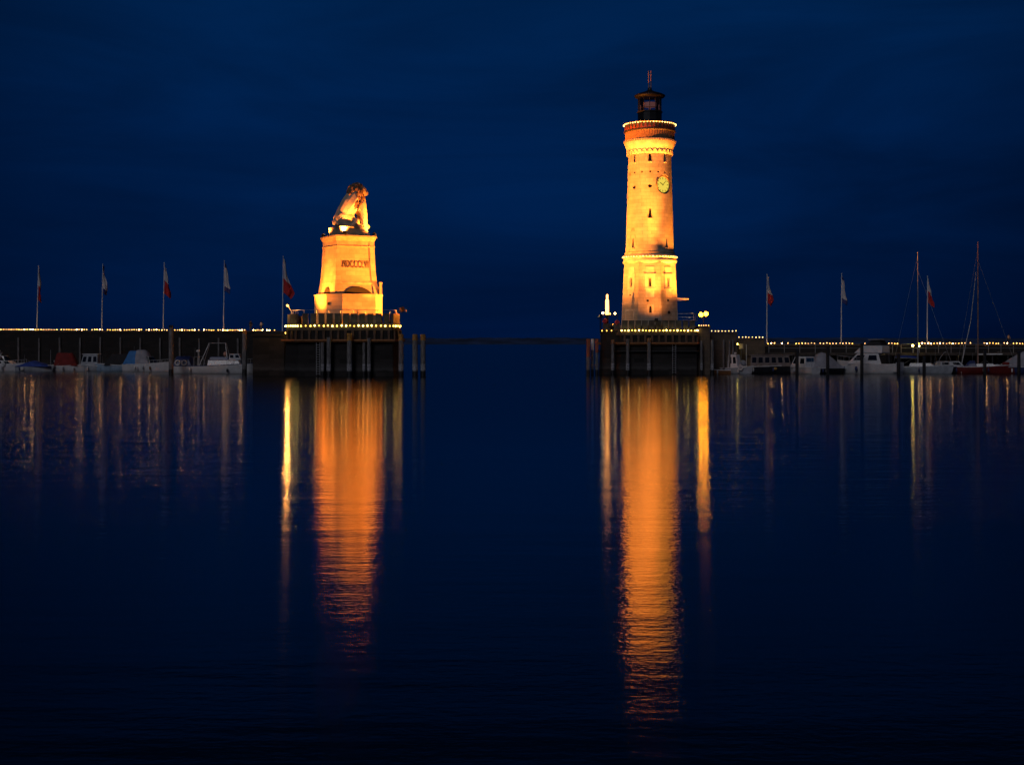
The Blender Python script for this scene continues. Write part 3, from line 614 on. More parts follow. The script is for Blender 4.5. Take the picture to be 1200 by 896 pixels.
# --- the seated lion, facing right and slightly away
ln = thing('lion_statue', 'floodlit seated stone lion on the inscribed pedestal', 'statue', (PX, PY, PZ + zp(266.8)), RZP)
u = kP; ux = kP / .93
def E(b, x, z, rx, rz, y=0.0, ry=None, rot=0.0):
    b.ell((x * ux, y, z * u), (rx * ux, (ry if ry is not None else rx * ux * .8), rz * u), Matrix.Rotation(R(rot), 4, 'Y'))
def limb(b, pts, ys=None):
    """chain of overlapping balls along a limb: (x, z, radius) in photo pixels"""
    for (x0, z0, r0), (x1, z1, r1) in zip(pts[:-1], pts[1:]):
        for i in range(7):
            t = i / 6; b.ell(((x0 + (x1 - x0) * t) * ux, ys, (z0 + (z1 - z0) * t) * u), ((r0 + (r1 - r0) * t) * u,) * 3, sub=2)
bd = MB()
limb(bd, [(-8, 9.5, 9.4), (-3, 19, 10.4), (2, 27, 11.4), (6.5, 34, 11.2), (10, 42, 8.5)], 0)          # rump, back, shoulders, neck
limb(bd, [(-13, 6, 5.5), (-6, 7, 6.5)], 0)
E(bd, 12.5, 30, 7.4, 11, 0, 1.0, -4)                                                                # chest
for s in (-1, 1):
    E(bd, -4, 9, 11.5, 9.2, s * .72, .62, 20)                                                      # thigh
    limb(bd, [(6, 6.5, 4.6), (3, 2.6, 2.8), (12, 1.9, 2.3)], s * .98)                              # hind foot
    E(bd, 9, 29, 6, 10, s * .72, .5, -12)                                                          # shoulder blade
    limb(bd, [(13, 28, 6.0), (15.6, 17, 4.5), (16.8, 8, 3.6), (17, 2.6, 3.2), (20.5, 1.9, 2.5)], s * .66)   # foreleg and paw
    for q in (-.17, .0, .17): bd.ell((21.8 * ux, s * .66 + q, 1.3 * u), (.22, .085, .15), sub=2)
E(bd, 14, 44.5, 6.2, 6.8, 0, .72)                                                                 # skull
E(bd, 19.2, 42.2, 4.2, 3.2, 0, .42, 10); E(bd, 19.0, 39.6, 3.2, 1.7, 0, .34)                      # muzzle, jaw
E(bd, 18.0, 46.2, 2.6, 1.6, 0, .5)                                                                # brow
for s in (-1, 1): bd.ell((10.5 * ux, s * .62, 51 * u), (.13, .2, .27), sub=2)                       # ears
limb(bd, [(-15, 3, 2.2), (-12, 1.8, 1.7), (-4, 1.5, 1.5)], -1.35); limb(bd, [(-4, 1.5, 1.6), (2, 1.6, 2.3)], -1.45)
lb = bd.build('body', LIONM, ln, smooth=True)
md = lb.modifiers.new('one_surface', 'REMESH'); md.mode = 'VOXEL'; md.voxel_size = .075; md.use_smooth_shade = True
sm = lb.modifiers.new('soften', 'SMOOTH'); sm.factor = .5; sm.iterations = 3
mb = MB()
mr_ = random.Random(11)
for i in range(170):                                             # mane: overlapping locks round the head, down the chest and shoulders
    a = mr_.uniform(0, 2 * math.pi); t = mr_.random()
    cx, cz, rad = 10.5 - 3.5 * t, 46.0 - 22 * t, 9.4 + 2.6 * t
    x = cx + rad * math.cos(a) * (.82 if math.cos(a) > 0 else 1); y = math.sin(a) * rad * u * .86; z = cz + mr_.uniform(-2, 2)
    if math.cos(a) > .45 and z > 36: continue                    # leave the face free
    tilt_ = Matrix.Rotation(mr_.uniform(-.5, .5), 4, 'X') @ Matrix.Rotation(mr_.uniform(-.4, .4) - .25 * math.cos(a), 4, 'Y')
    mb.ell((x * ux, y, z * u), (mr_.uniform(.15, .25), mr_.uniform(.15, .25), mr_.uniform(.35, .62)), tilt_, sub=2)
E(mb, 9.0, 44.0, 8.8, 8.6, 0, 1.0); E(mb, 9.5, 35, 9.6, 10, 0, 1.12)
for i in range(40):
    a = mr_.uniform(0, 2 * math.pi); q = mr_.uniform(0, 1) ** .5
    mb.ell(((9.8 + 5.5 * q * math.cos(a)) * ux, q * .85 * math.sin(a), (52.3 - 3.0 * q * q) * u), (mr_.uniform(.2, .34), mr_.uniform(.18, .28), mr_.uniform(.13, .22)), sub=2)
mn = mb.build('mane', MANE, ln, smooth=True)
md = mn.modifiers.new('one_surface', 'REMESH'); md.mode = 'VOXEL'; md.voxel_size = .06; md.use_smooth_shade = True
#%%DETAIL
# ================================================================ boats
def hull(L, B, F, m, root, rise=.35, full=2.2, transom=.85, band=None, name='hull'):
    n = 14; rings = []
    for i in range(n + 1):
        t = i / n; x = -L/2 + L * t
        wv = B/2 * (transom + (1 - transom) * min(1, t / .35)) if t < .35 else B/2 * max(.02, 1 - ((t - .35) / .65) ** full)
        zt_ = F * (1 + rise * max(0, t - .25) ** 1.6 * 1.6); rake = .10 * L * max(0, t - .6) ** 2 * 3
        kz = -.45 + .55 * max(0, t - .8) / .2 * .8
        rings.append([(x, 0, kz), (x, -wv * .62, -.18 + (kz + .45) * .6), (x + rake * .3, -wv * .88, F * .25), (x + rake, -wv, zt_), (x + rake, wv, zt_), (x + rake * .3, wv * .88, F * .25), (x, wv * .62, -.18 + (kz + .45) * .6)])
    h = MB().rings(rings).build(name, m, root, smooth=40)
    pts = [r[3] for r in rings]; pts2 = [r[4] for r in rings][::-1]
    MB().tube([Vector(p) + Vector((0, 0, .02)) for p in pts + pts2], .05, 6).build('rub_rail', band or WHITEP, root)
    return lambda t: (rings[int(t * n)][3], rings[int(t * n)][4])
def boat(name, label, px, Y, L, B, F, heading, hm, band=None, group='moored boats', **k):
    t = thing(name, label, 'boat', (px2x(px, Y), Y, 0), R(heading), group)
    g = hull(L, B, F, hm, t, band=band, **k); q = random.Random(int(px * 7))
    side = -1 if abs(heading) < 90 else 1                      # the side that faces the open harbour
    for i in range(q.choice((1, 2, 2))):
        x = L * q.uniform(-.35, .2); fender(t, x, side * (B * .5 + .1), F * .55, q.choice((WHITEP, HULLN, GELG)))
    x = L * q.uniform(-.42, -.2); y = q.uniform(-.3, .3) * B; hh = q.uniform(1.6, 3.2)
    MB().tube([(x, y, F), (x + .1, y, F + hh)], [.022, .012], 5).build('antenna', STEEL, t)
    for sx in (-1, 1):
        a = Vector((L * (.47 if sx > 0 else -.47), 0, F + .1)); b = a + Vector((sx * q.uniform(1.2, 2.2), q.uniform(-.6, .6), q.uniform(.3, 1.0))); m_ = (a + b) / 2 - Vector((0, 0, .25))
        MB().tube([a, m_, b], .022, 5).build('mooring_rope', ROPE, t)
    MB().box(-.12, .12, -.05, .05, .0, .12, Matrix.Translation((L * .40, 0, F * 1.25))).build('cleat', STEEL, t)
    return t, g
def cabin(root, x0, x1, wd, z0, z1, m, rake0=.0, rake1=.0, name='cabin', inset=.86, win=0, gm=None, bev=.06):
    r0 = [(x0, -wd/2, z0), (x1, -wd/2, z0), (x1, wd/2, z0), (x0, wd/2, z0)]
    r1 = [(x0 + rake0, -wd/2*inset, z1), (x1 - rake1, -wd/2*inset, z1), (x1 - rake1, wd/2*inset, z1), (x0 + rake0, wd/2*inset, z1)]
    c = MB().rings([r0, r1]).build(name, m, root, bevel=bev)
    if win:
        for s in (-1, 1):
            for i in range(win):
                fa, fb = (i + .18) / win, (i + .82) / win; pl = []
                for z_, q in ((.35, 0), (.82, 1)):
                    xa = x0 + rake0 * z_; xb = x1 - rake1 * z_; yy = s * (wd/2 * (1 - (1 - inset) * z_) + .012)
                    for f in ((fa, fb) if q == 0 else (fb, fa)): pl.append((xa + (xb - xa) * f, yy, z0 + (z1 - z0) * z_))
                MB().rings([pl, [(x, y - s * .06, z) for x, y, z in pl]]).build('window', gm or GLASS, c)
    return c
def windscreen(root, x, wd, z0, z1, rake, m=None):
    w = thing_part = MB()
    w.rings([[(x, -wd/2, z0), (x - .5, -wd/2 - .02, z0), (x - .5 - rake * .9, -wd/2*.85, z1), (x - rake, -wd/2*.8, z1)], [(x + .15, 0, z0), (x - .35, 0, z0), (x - .45 - rake, 0, z1), (x - rake + .1, 0, z1)], [(x, wd/2, z0), (x - .5, wd/2 + .02, z0), (x - .5 - rake * .9, wd/2*.85, z1), (x - rake, wd/2*.8, z1)]])
    o = w.build('windscreen', GLASS, root)
    MB().tube([(x - .5, -wd/2 - .03, z0), (x - rake - .02, -wd/2*.82, z1), (x - rake + .1, 0, z1 + .02), (x - rake - .02, wd/2*.82, z1), (x - .5, wd/2 + .03, z0)], .05, 6).build('windscreen_frame', m or WHITEP, root)
def canopy(root, x0, x1, wd, z0, z1, m, f0=.12, f1=.12, name='canvas_canopy', n=9, sag=.05, m2=None):
    """arched canvas tent: cross sections along the boat"""
    rings = []
    for i in range(n):
        t = i / (n - 1); x = x0 + (x1 - x0) * t
        h = min(1, t / f0 if f0 else 1, (1 - t) / f1 if f1 else 1); h = max(.06, h) ** .8
        zt_ = z0 + (z1 - z0) * h - sag * (i % 2)
        rings.append([(x, -wd/2, z0), (x, -wd/2*.93, z0 + (zt_ - z0) * .6), (x, -wd/2*.55, z0 + (zt_ - z0) * .95), (x, 0, zt_), (x, wd/2*.55, z0 + (zt_ - z0) * .95), (x, wd/2*.93, z0 + (zt_ - z0) * .6), (x, wd/2, z0)])
    return MB().rings(rings).build(name, m, root, smooth=50)
def pulpit(root, g, ta, tb, h=.6, m=None):
    b = MB(); ps = []
    N = 14; idx = [i / N for i in range(int(ta * N), int(tb * N) + 1)]
    for side in (0, 1):
        line = [Vector(g(min(t, 1.0))[side]) + Vector((0, 0, h)) for t in idx]
        b.tube(line, .03, 6)
        for t in idx: p = Vector(g(min(t, 1.0))[side]); b.tube([p, p + Vector((0, 0, h))], .025, 5)
    b.build('guard_rail', m or STEEL, root)
def fender(root, x, y, z, m=None): MB().ell((x, y, z), (.13, .13, .34), sub=2).build('fender', m or WHITEP, root, smooth=True)
def ring_buoy(root, x, y, z, r=.36, m=None):
    pts = [(x + r * math.cos(a), y, z + r * math.sin(a)) for a in [2 * math.pi * i / 20 for i in range(21)]]
    MB().tube(pts, .08, 8).build('lifebuoy', m or WHITEP, root, smooth=True)
def rig(root, x, z0, ztop, boom=None, boomz=1.6, mm=None, furl=None):
    MB().tube([(x, 0, z0), (x, 0, z0 + (ztop - z0) * .6), (x, 0, ztop)], [.11, .10, .07], 8).build('mast', mm or STEEL, root)
    MB().tube([(x, -.8, z0 + (ztop - z0) * .55), (x, .8, z0 + (ztop - z0) * .55)], .035, 6).build('spreader', mm or STEEL, root)
    if boom:
        MB().tube([(x, 0, z0 + boomz), (x - boom, 0, z0 + boomz + .1)], .07, 8).build('boom', mm or STEEL, root)
        MB().tube([(x - .2, 0, z0 + boomz + .14), (x - boom * .5, 0, z0 + boomz + .26), (x - boom * .97, 0, z0 + boomz + .2)], [.16, .2, .1], 8).build('furled_sail', furl or CVGREY, root, smooth=True)
def stay(root, a, b, r=.02): MB().tube([a, b], r, 5).build('stay', STEEL, root)

ROPE = mat('pale_rope', (.45, .42, .36), .9)
# ---- left berth, from the picture's left edge to the mole
Yb = 234.0
t, g = boat('motor_cruiser', 'white motor cruiser with radar arch, cut by the left picture edge', 4, Yb, 7.4, 2.5, 1.0, -8, GEL, full=2.6)
cabin(t, -1.2, 2.3, 1.9, 1.0, 1.75, GEL, .3, 1.1, win=2); windscreen(t, 1.2, 1.8, 1.72, 2.5, .8)
MB().tube([(-1.6, -1.15, 1.0), (-1.0, -1.1, 2.8), (-.7, -.9, 3.05), (-.7, .9, 3.05), (-1.0, 1.1, 2.8), (-1.6, 1.15, 1.0)], .12, 8).build('radar_arch', GEL, t, smooth=True)
MB().ell((-.8, 0, 3.3), (.3, .3, .18)).build('radar_dome', WHITEP, t, smooth=True); ring_buoy(t, .6, -1.28, 1.15, .3); pulpit(t, g, .6, 1)
t, g = boat('covered_boat', 'small open boat under a low blue tarpaulin', 41, Yb - 1, 6.2, 2.2, .75, -12, GELG)
canopy(t, -3.0, 3.0, 2.3, .78, 1.75, CVBLUE, .45, .5, 'tarpaulin'); fender(t, -1.5, -1.15, .45)
t, g = boat('canopy_boat', 'small white boat with dark red canvas canopy', 80, Yb, 6.4, 2.2, .85, 5, GEL)
canopy(t, -2.2, 1.6, 2.0, .88, 3.05, CVRED, .08, .2); MB().tube([(-2.9, .3, .85), (-2.9, .3, 3.5)], .03, 6).build('flag_staff', STEEL, t); fender(t, 1, -1.1, .4)
t, g = boat('cabin_boat', 'pale grey cabin boat with square windows beside the red canopy boat', 110, Yb + .6, 6.2, 2.3, .85, 180, GELG)
cabin(t, -.9, 2.0, 1.9, .85, 2.75, GELG, .1, .5, win=3); cabin(t, -1.0, 1.75, 2.0, 2.753, 2.86, GEL, 0, .1, name='cabin_roof', inset=.95)
t, g = boat('canopy_boat', 'pale blue boat with a black canvas canopy', 138, Yb - .4, 6.8, 2.3, .95, 180, GELB)
canopy(t, -2.4, 2.0, 2.0, .95, 2.85, CVDARK, .1, .25); fender(t, -1, -1.15, .4); MB().tube([(-2.2, 0, .9), (-2.2, 0, 3.4)], .03, 6).build('flag_staff', STEEL, t)
t, g = boat('cabin_boat', 'cabin boat with light blue and grey canvas canopy, bow to the right', 172, Yb - 2, 7.8, 2.5, 1.15, -14, GEL, full=2.6)
canopy(t, -3.7, -1.5, 2.3, 1.15, 3.4, CVSKY, .35, .0, n=6); canopy(t, -1.5, 1.0, 2.25, 1.15, 3.55, CVGREY, .0, .45, name='canvas_canopy', n=7)
windscreen(t, 1.6, 1.9, 1.3, 2.4, .9); pulpit(t, g, .65, 1, .5); fender(t, -1.0, -1.25, .5, CVGREY); fender(t, 1.2, -1.2, .55, WOOD)
# the long working boat between the two tall piles
t, g = boat('workboat', 'long white workboat with low wheelhouse and lowered mast frame', 254, 215.5, 13.2, 3.2, 1.15, -3, GEL, band=HULLN, full=3.0, rise=.45)
cabin(t, -1.2, 4.0, 2.3, 1.2, 2.05, GEL, .1, .5, win=4); cabin(t, -.9, 2.1, 2.0, 2.053, 2.55, HULLN, .1, .4, name='upper_cabin')
cabin(t, 2.0, 4.0, 1.8, 2.053, 3.0, GELG, .15, .45, name='wheelhouse', win=2); MB().ell((1.4, -.4, 2.95), (.3, .3, .38)).build('life_raft', mat('pink_canister', (.5, .27, .2), .5), t, smooth=True)
b = MB()
for s in (-1, 1): b.tube([(-2.4, s * 1.1, 1.2), (-1.1, s * .2, 4.6)], .05, 6).tube([(2.0, s * 1.1, 1.4), (1.4, s * .25, 4.6)], .05, 6)
b.tube([(-1.1, 0, 4.6), (1.4, 0, 4.6)], .05, 6).build('mast_frame', STEEL, t)
canopy(t, -6.4, -3.6, 2.5, 1.15, 2.65, HULLN, .1, .1, name='cockpit_cover'); ring_buoy(t, -5.6, -1.42, 1.65); ring_buoy(t, -4.6, -1.46, 1.65)
MB().ell((-2.6, -.9, 3.4), (.3, .3, .2)).tube([(-2.6, -.9, 1.2), (-2.6, -.9, 3.3)], .04, 6).build('radar_dome', WHITEP, t); b = MB()
b.tube([(-3.3, -1.1, 1.2), (-3.2, -1.1, 2.5), (-2.4, -1.1, 2.6), (-2.1, -1.1, 1.3)], .05, 6).tube([(-3.3, 1.1, 1.2), (-3.2, 1.1, 2.5), (-2.4, 1.1, 2.6), (-2.1, 1.1, 1.3)], .05, 6).build('hoop', STEEL, t)
pulpit(t, g, .7, 1, .7); fender(t, 2, -1.6, .5, HULLD)

t, g = boat('rowing_boat', 'low dark tender in the gap between workboat and lion mole', 319, 224, 4.2, 1.6, .6, 10, HULLD)
canopy(t, -1.6, 1.4, 1.5, .62, 1.05, CVDARK, .3, .4, 'tarpaulin')
t, g = boat('open_boat', 'narrow white open boat tucked behind the blue tarpaulin boat', 62, Yb + 3.2, 5.6, 1.9, .8, 8, GELG)
windscreen(t, .9, 1.5, .85, 1.7, .6); MB().box(-2.75, -2.35, -.2, .2, .5, 1.5).build('outboard_motor', RUBBER, t, bevel=.08)
# ---- right berth, from the lighthouse mole to the right edge
Yr = 216.0
t, g = boat('rowing_boat', 'small varnished wooden rowing boat beside the gate pier', 843, 212.2, 3.4, 1.35, .55, 172, WOOD)
MB().box(-.2, .15, -.55, .55, .45, .5).box(-1.3, -1.0, -.5, .5, .45, .5).build('thwart', WOOD, t)
t, g = boat('wheelhouse_boat', 'small white boat with narrow wheelhouse and orange door', 862, Yr - 2, 5.2, 2.0, .85, -35, GELG)
cabin(t, -1.0, .7, 1.5, .85, 2.9, GEL, .1, .35, name='wheelhouse', win=2); MB().box(-1.03, -.95, -.35, .3, .9, 2.5).build('door', WOOD, t)
MB().ell((-.2, 0, 3.1), (.34, .34, .16)).build('radar_dome', WHITEP, t, smooth=True); ring_buoy(t, 1.3, -.98, .95, .34)
t, g = boat('canal_boat', 'long dark-hulled cabin boat with a row of rounded windows', 903, Yr + .5, 9.6, 2.7, 1.05, 4, HULLD, band=WHITEP)
CREAM = mat('weathered_cream_paint', (.25, .20, .18), .5, var=.25)
cabin(t, -3.4, 2.9, 2.3, 1.05, 2.75, CREAM, .15, .3, win=6, inset=.93); cabin(t, -3.6, 3.0, 2.45, 2.753, 2.86, CREAM, 0, 0, name='cabin_roof', inset=.97)
MB().tube([(-3.95, -.9, 1.0), (-3.95, -.9, 4.4)], .04, 6).build('flag_staff', WHITEP, t); MB().ell((-4.4, -.5, 1.55), (.55, .5, .5)).build('sail_bag', CVGREY, t, smooth=True); MB().ell((.4, -1.38, .75), (.28, .12, .2)).build('fender', mat('orange_fender', (.5, .28, .06), .5), t, smooth=True)
t, g = boat('cabin_boat', 'white cabin boat with a broad blue-tinted rear windscreen', 940, Yr - 1.2, 5.6, 2.4, .95, 125, GEL)
cabin(t, -1.7, 1.5, 2.15, .95, 2.6, GEL, .15, .9, win=2); MB().box(-1.715, -1.56, -.8, .8, 1.45, 2.3, Matrix.Rotation(R(3), 4, 'Y')).build('rear_window', mat('blue_glass', (.03, .10, .2), .1), t)
t, g = boat('tented_boat', 'boat completely covered by a grey canvas tent', 967, Yr - .6, 6.4, 2.5, .8, 20, HULLD)
canopy(t, -2.6, 2.6, 2.5, .8, 3.25, CVGREY, .3, .55, name='canvas_tent', sag=.0); canopy(t, 1.6, 3.2, 1.7, .85, 1.5, GELB, .2, .7, name='bow_cover', n=5)
t, g = boat('motor_yacht', 'large white flybridge motor yacht moored stern towards the water', 1019, Yr - 1.2, 9.6, 3.4, 1.45, 142, GEL, full=2.6)
cabin(t, -2.4, 3.0, 2.9, 1.45, 3.1, GEL, .5, 1.6, win=2, name='saloon'); cabin(t, -2.6, 1.9, 2.9, 3.103, 4.25, GEL, .0, 1.3, name='flybridge', inset=.92, bev=.1)
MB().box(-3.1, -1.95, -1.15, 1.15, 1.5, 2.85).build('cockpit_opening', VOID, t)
MB().box(-4.9, -4.4, -1.55, 1.55, .28, .42).build('bathing_platform', GELG, t); MB().box(-4.83, -4.74, -1.4, 1.4, .5, 1.75).build('transom_panel', GEL, t)
canopy(t, -2.4, .2, 2.5, 4.25, 5.1, CVDARK, .12, .3, name='flybridge_canopy', sag=0); MB().box(-2.8, -.3, -1.25, 1.25, 5.103, 5.2).build('sunshade', CVGREY, t)
MB().ell((-4.76, -.9, 1.1), (.05, .13, .1)).build('exhaust', RUBBER, t); pulpit(t, g, .55, 1, .75); windscreen(t, 1.3, 2.4, 3.1, 3.7, .8)
t, g = boat('sailing_boat', 'pale green sailing boat with tall grey mast, bow right', 1080, Yr - 1.0, 8.6, 2.6, 1.0, -22, GELG, full=2.0)
cabin(t, -1.8, 2.2, 1.7, 1.05, 1.6, GEL, .2, .9, win=3); rig(t, -.55, 1.0, zy(295, Yr - 1), 3.4, 1.3, furl=CVBLUE)
MB().tube([(2.4, -.2, 1.5), (2.7, -.2, 2.4), (3.3, -.2, 3.2), (3.6, -.2, 3.3)], .06, 6).build('bow_arm', STEEL, t); pulpit(t, g, .75, 1, .55); stay(t, (4.4, 0, 1.5), (-.5, 0, 15.5)); stay(t, (-4.2, 0, 1.2), (-.55, 0, 18))
t, g = boat('cabin_boat', 'low dark-hulled boat with white cabin top before the leaning spar', 1115, Yr + .4, 7.4, 2.5, .95, 8, HULLD, band=HULLN)
cabin(t, -2.3, 1.8, 1.9, 1.0, 1.85, GEL, .2, .9, win=2); fender(t, 1, -1.25, .4)
MB().tube([(1.6, .2, .9), (3.2, .2, 8), (4.05, .2, 15.5)], [.09, .08, .05], 8).build('leaning_spar', STEEL, t)
t, g = boat('sailing_boat', 'dark red sailing boat with the tallest mast and white boom', 1155, Yr - .8, 8.4, 2.6, 1.0, -16, HULLR, band=WHITEP, full=2.0)
cabin(t, -1.6, 1.9, 1.6, 1.02, 1.5, WHITEP, .3, .9, win=3); rig(t, -1.1, 1.0, zy(283, Yr - .8), None, mm=mat('brown_mast', (.33, .2, .15), .5)); MB().tube([(-1.05, 0, 2.9), (2.4, 0, 2.95)], .09, 8).build('boom', WHITEP, t)
canopy(t, -3.0, -1.2, 1.9, 1.0, 2.0, HULLN, .3, .2, name='spray_hood', n=6); MB().box(2.4, 3.4, -.45, .45, 1.2, 1.75).build('sail_bag', CVRED, t, bevel=.1); stay(t, (4.2, 0, 1.6), (-1.05, 0, 17)); stay(t, (-4.1, 0, 1.2), (-1.1, 0, 19))
t, g = boat('tented_boat', 'blue and white boat under a pitched pale canvas tent at the right edge', 1194, Yr - 1.2, 7.0, 2.5, .95, 172, HULLN)
canopy(t, -3.2, 2.9, 2.4, .97, 3.5, CVGREY, .2, .6, name='canvas_tent', sag=.02); MB().ell((3.1, -.4, 1.15), (.9, .5, .25)).build('bow_cover', WHITEP, t, smooth=True)

# ================================================================ piles
for px, yt, Y, rr_, cap, lab in ((378, 401, 195.6, .24, 0, 'slim pile left of the taller one before the lion mole'), (385.4, 395, 195.4, .32, 0, 'tall bare pile on the left half of the lion mole'), (409.6, 390.5, 195.2, .36, 1.0, 'yellow-capped pile in the middle of the lion mole face'),
                               (426.5, 401, 195.6, .22, 0, 'slim pile right of the middle capped one'), (432.4, 396, 195.5, .28, 0, 'bare pile on the right half of the lion mole'), (470, 391.5, 196.0, .36, .85, 'yellow-capped pile against the right corner of the lion mole'),
                               (486.4, 391.5, 195.5, .39, .85, 'free-standing yellow-capped pile, nearer the lion mole'), (495.7, 391.5, 196.5, .36, .85, 'free-standing yellow-capped pile, farther from the lion mole')):
    t = pile(px, yt, 440, Y, rr_, lab, cap or None)
    MB().lathe([(rr_ * 1.02, .8), (rr_ * 1.02, 1.75)], 12, cap=False).build('tide_band', mat('pale_tide_crust', (.40, .40, .42), .9, var=.4, scale=3), t)
for px, yt, Y, rr_, cap, lab, cm in ((689.3, 397, 205.5, .27, 2.8, 'rust-red pile, outermost beside the lighthouse mole', PILERED), (694.2, 397, 207, .22, 1.6, 'white-topped thin pile between two red piles', WHITEP), (699.4, 397, 206, .24, 2.0, 'rust-red pile nearest the lighthouse mole', PILERED)):
    pile(px, yt, 436, Y, rr_, lab, cap, capm=cm)
for px, yt, rr_, lab in ((718, 398, .24, 'pile under the lit column at the bastion'), (735.6, 397, .26, 'pile on the left part of the lighthouse mole'), (760.6, 396, .28, 'pile on the middle of the lighthouse mole'), (822, 399, .18, 'slim pile at the corner under the twin floodlights'), (834.6, 398, .24, 'pile on the right edge of the gate pier')):
    t = pile(px, yt, 440, 206.0 if px < 800 else 207.6, rr_, lab, .6 if px in (718, 760.6) else None, capm=WOOD)
    MB().lathe([(rr_ * 1.03, .7), (rr_ * 1.03, 1.7)], 12, cap=False).build('tide_band', mat('pale_tide_crust', (.40, .40, .42), .9), t)
pile(200.5, 381, 440, 211, .37, 'tall mooring pile left of the workboat', .35, capm=HULLD); pile(286.5, 387, 438, 212, .36, 'tall mooring pile in front of the workboat bow', .5); pile(316, 405, 433, 230, .22, 'short thin pile in the gap left of the lion mole')
for px, yt, lab in ((934, 409, 'dark pile before the white cabin boat'), (970, 407, 'dark pile before the grey tented boat'), (1010, 402, 'dark pile before the motor yacht'), (1053, 414, 'dark pile between the yacht and the green sailing boat'), (1083, 417, 'dark pile at the bow of the green sailing boat'), (1154, 411, 'dark pile before the red sailing boat'), (1194, 411, 'dark pile before the tented boat at the right edge')):
    t = thing('mooring_pile', lab, 'mooring pile', (px2x(px, 209.5), 209.5, 0), 0, 'timber mooring piles'); MB().tube([(0, 0, -5), (0, 0, zy(yt, 209.5) - .15)], .25, 10).build('shaft', PILEWET, t); MB().lathe([(.26, zy(yt, 209.5) - .3), (.26, zy(yt, 209.5) - .05), (.15, zy(yt, 209.5))], 10).build('cap_band', HULLD, t)

# ================================================================ flags
def flag(px, ytop, ybase, Y, kind, label, fl, wfac=1.0, polem=None, seed=0):
    zb, zt_ = zy(ybase, Y), zy(ytop, Y); H = zt_ - zb
    t = thing('flagpole', label, 'flagpole', (px2x(px, Y), Y, zb), R(rnd.uniform(-6, 6)), 'flagpoles on the quays'); t.rotation_euler[1] = R({43.2: 1.5, 119.2: 1.0, 191.2: .9, 261.8: .8, 331: .6}.get(px, .35))
    MB().tube([(0, 0, 0), (0, 0, H * .5), (0, 0, H)], [.10, .085, .05], 8).build('pole', polem or WHITEP, t)
    MB().ell((0, 0, H + .05), (.1, .1, .1), sub=2).build('finial', WHITEP, t)
    q = random.Random(seed); ph = q.uniform(0, 6); fo = q.uniform(.6, 1.7); fl *= q.uniform(.92, 1.08); sg = q.uniform(.5, 1.4); k2 = q.uniform(6, 12); n, mrow = 16, 26; top = H - .15; grid = []
    for j in range(mrow + 1):
        v = j / mrow; row = []
        wv = (.16 + 1.15 * min(1, v * 1.25) ** 1.15 * (1 - .25 * max(0, v - .8) / .2)) * wfac
        for i in range(n + 1):
            s = i / n
            x = .07 + wv * s * (1 + .16 * math.sin(v * 5 + ph)) + .06 * fo * math.sin(v * 9 + s * 4 + ph); y = .24 * fo * math.sin(s * k2 + v * 3 + ph) * s + .10 * math.sin(s * 17 + ph * 2) * s
            z = top - fl * v - s * .9 * sg * min(1, v + .35) - .12 * s * math.sin(v * 6 + ph)
            row.append((x, y, z))
        grid.append(row)
    b = MB().sheet(grid)
    ms = {'r': [FLAGW, FLAGR], 'w': [FLAGW, FLAGB]}[kind]
    b.bm.faces.ensure_lookup_table()
    for k, f in enumerate(b.bm.faces):
        v = (k // n) / mrow
        f.material_index = (1 if v > .55 else 0) if kind == 'r' else (1 if v > .84 or v < .12 else 0)
    o = b.build('flag', ms, t, smooth=True); sd = o.modifiers.new('cloth', 'SOLIDIFY'); sd.thickness = .012
def lq(px):
    (x0, y0), (x1, y1) = LQ0, LQ1; k = (px - 600) / FPX
    tt = (k * y0 - x0) / ((x1 - x0) - k * (y1 - y0)); return x0 + (x1 - x0) * tt, y0 + (y1 - y0) * tt
PINKP = mat('pink_lit_pole', (.70, .62, .58), .5)
flag(43.2, 312, 386, lq(43.2)[1] + 2, 'r', 'white flagpole with drooping white and red flag, leftmost on the quay', 5.3, .55, seed=1)
flag(119.2, 310, 386, lq(119.2)[1] + 2, 'w', 'white flagpole with white and blue flag, nearer the left end', 5.2, .75, seed=2)
flag(191.2, 308, 386, lq(191.2)[1] + 2, 'r', 'white flagpole with white and red flag above the tall left pile', 5.3, 1.0, seed=3)
flag(261.8, 306, 387, lq(261.8)[1] + 2, 'w', 'white flagpole with pale flag above the workboat', 5.2, .95, seed=4)
flag(331, 301, 388, 240, 'r', 'white flagpole with the largest white and red flag, beside the lion mole', 5.6, 1.25, seed=5)
flag(898.5, 322, 402, 228, 'r', 'flagpole with slim white and red flag right of the lighthouse', 4.4, .72, seed=6)
flag(985.8, 321, 402, 228, 'w', 'flagpole with pale flag above the tented boat and yacht', 4.2, .72, seed=7)
flag(1086.5, 324, 402, 228, 'r', 'flagpole with white and red flag between the two sailing masts', 4.0, .85, seed=8)

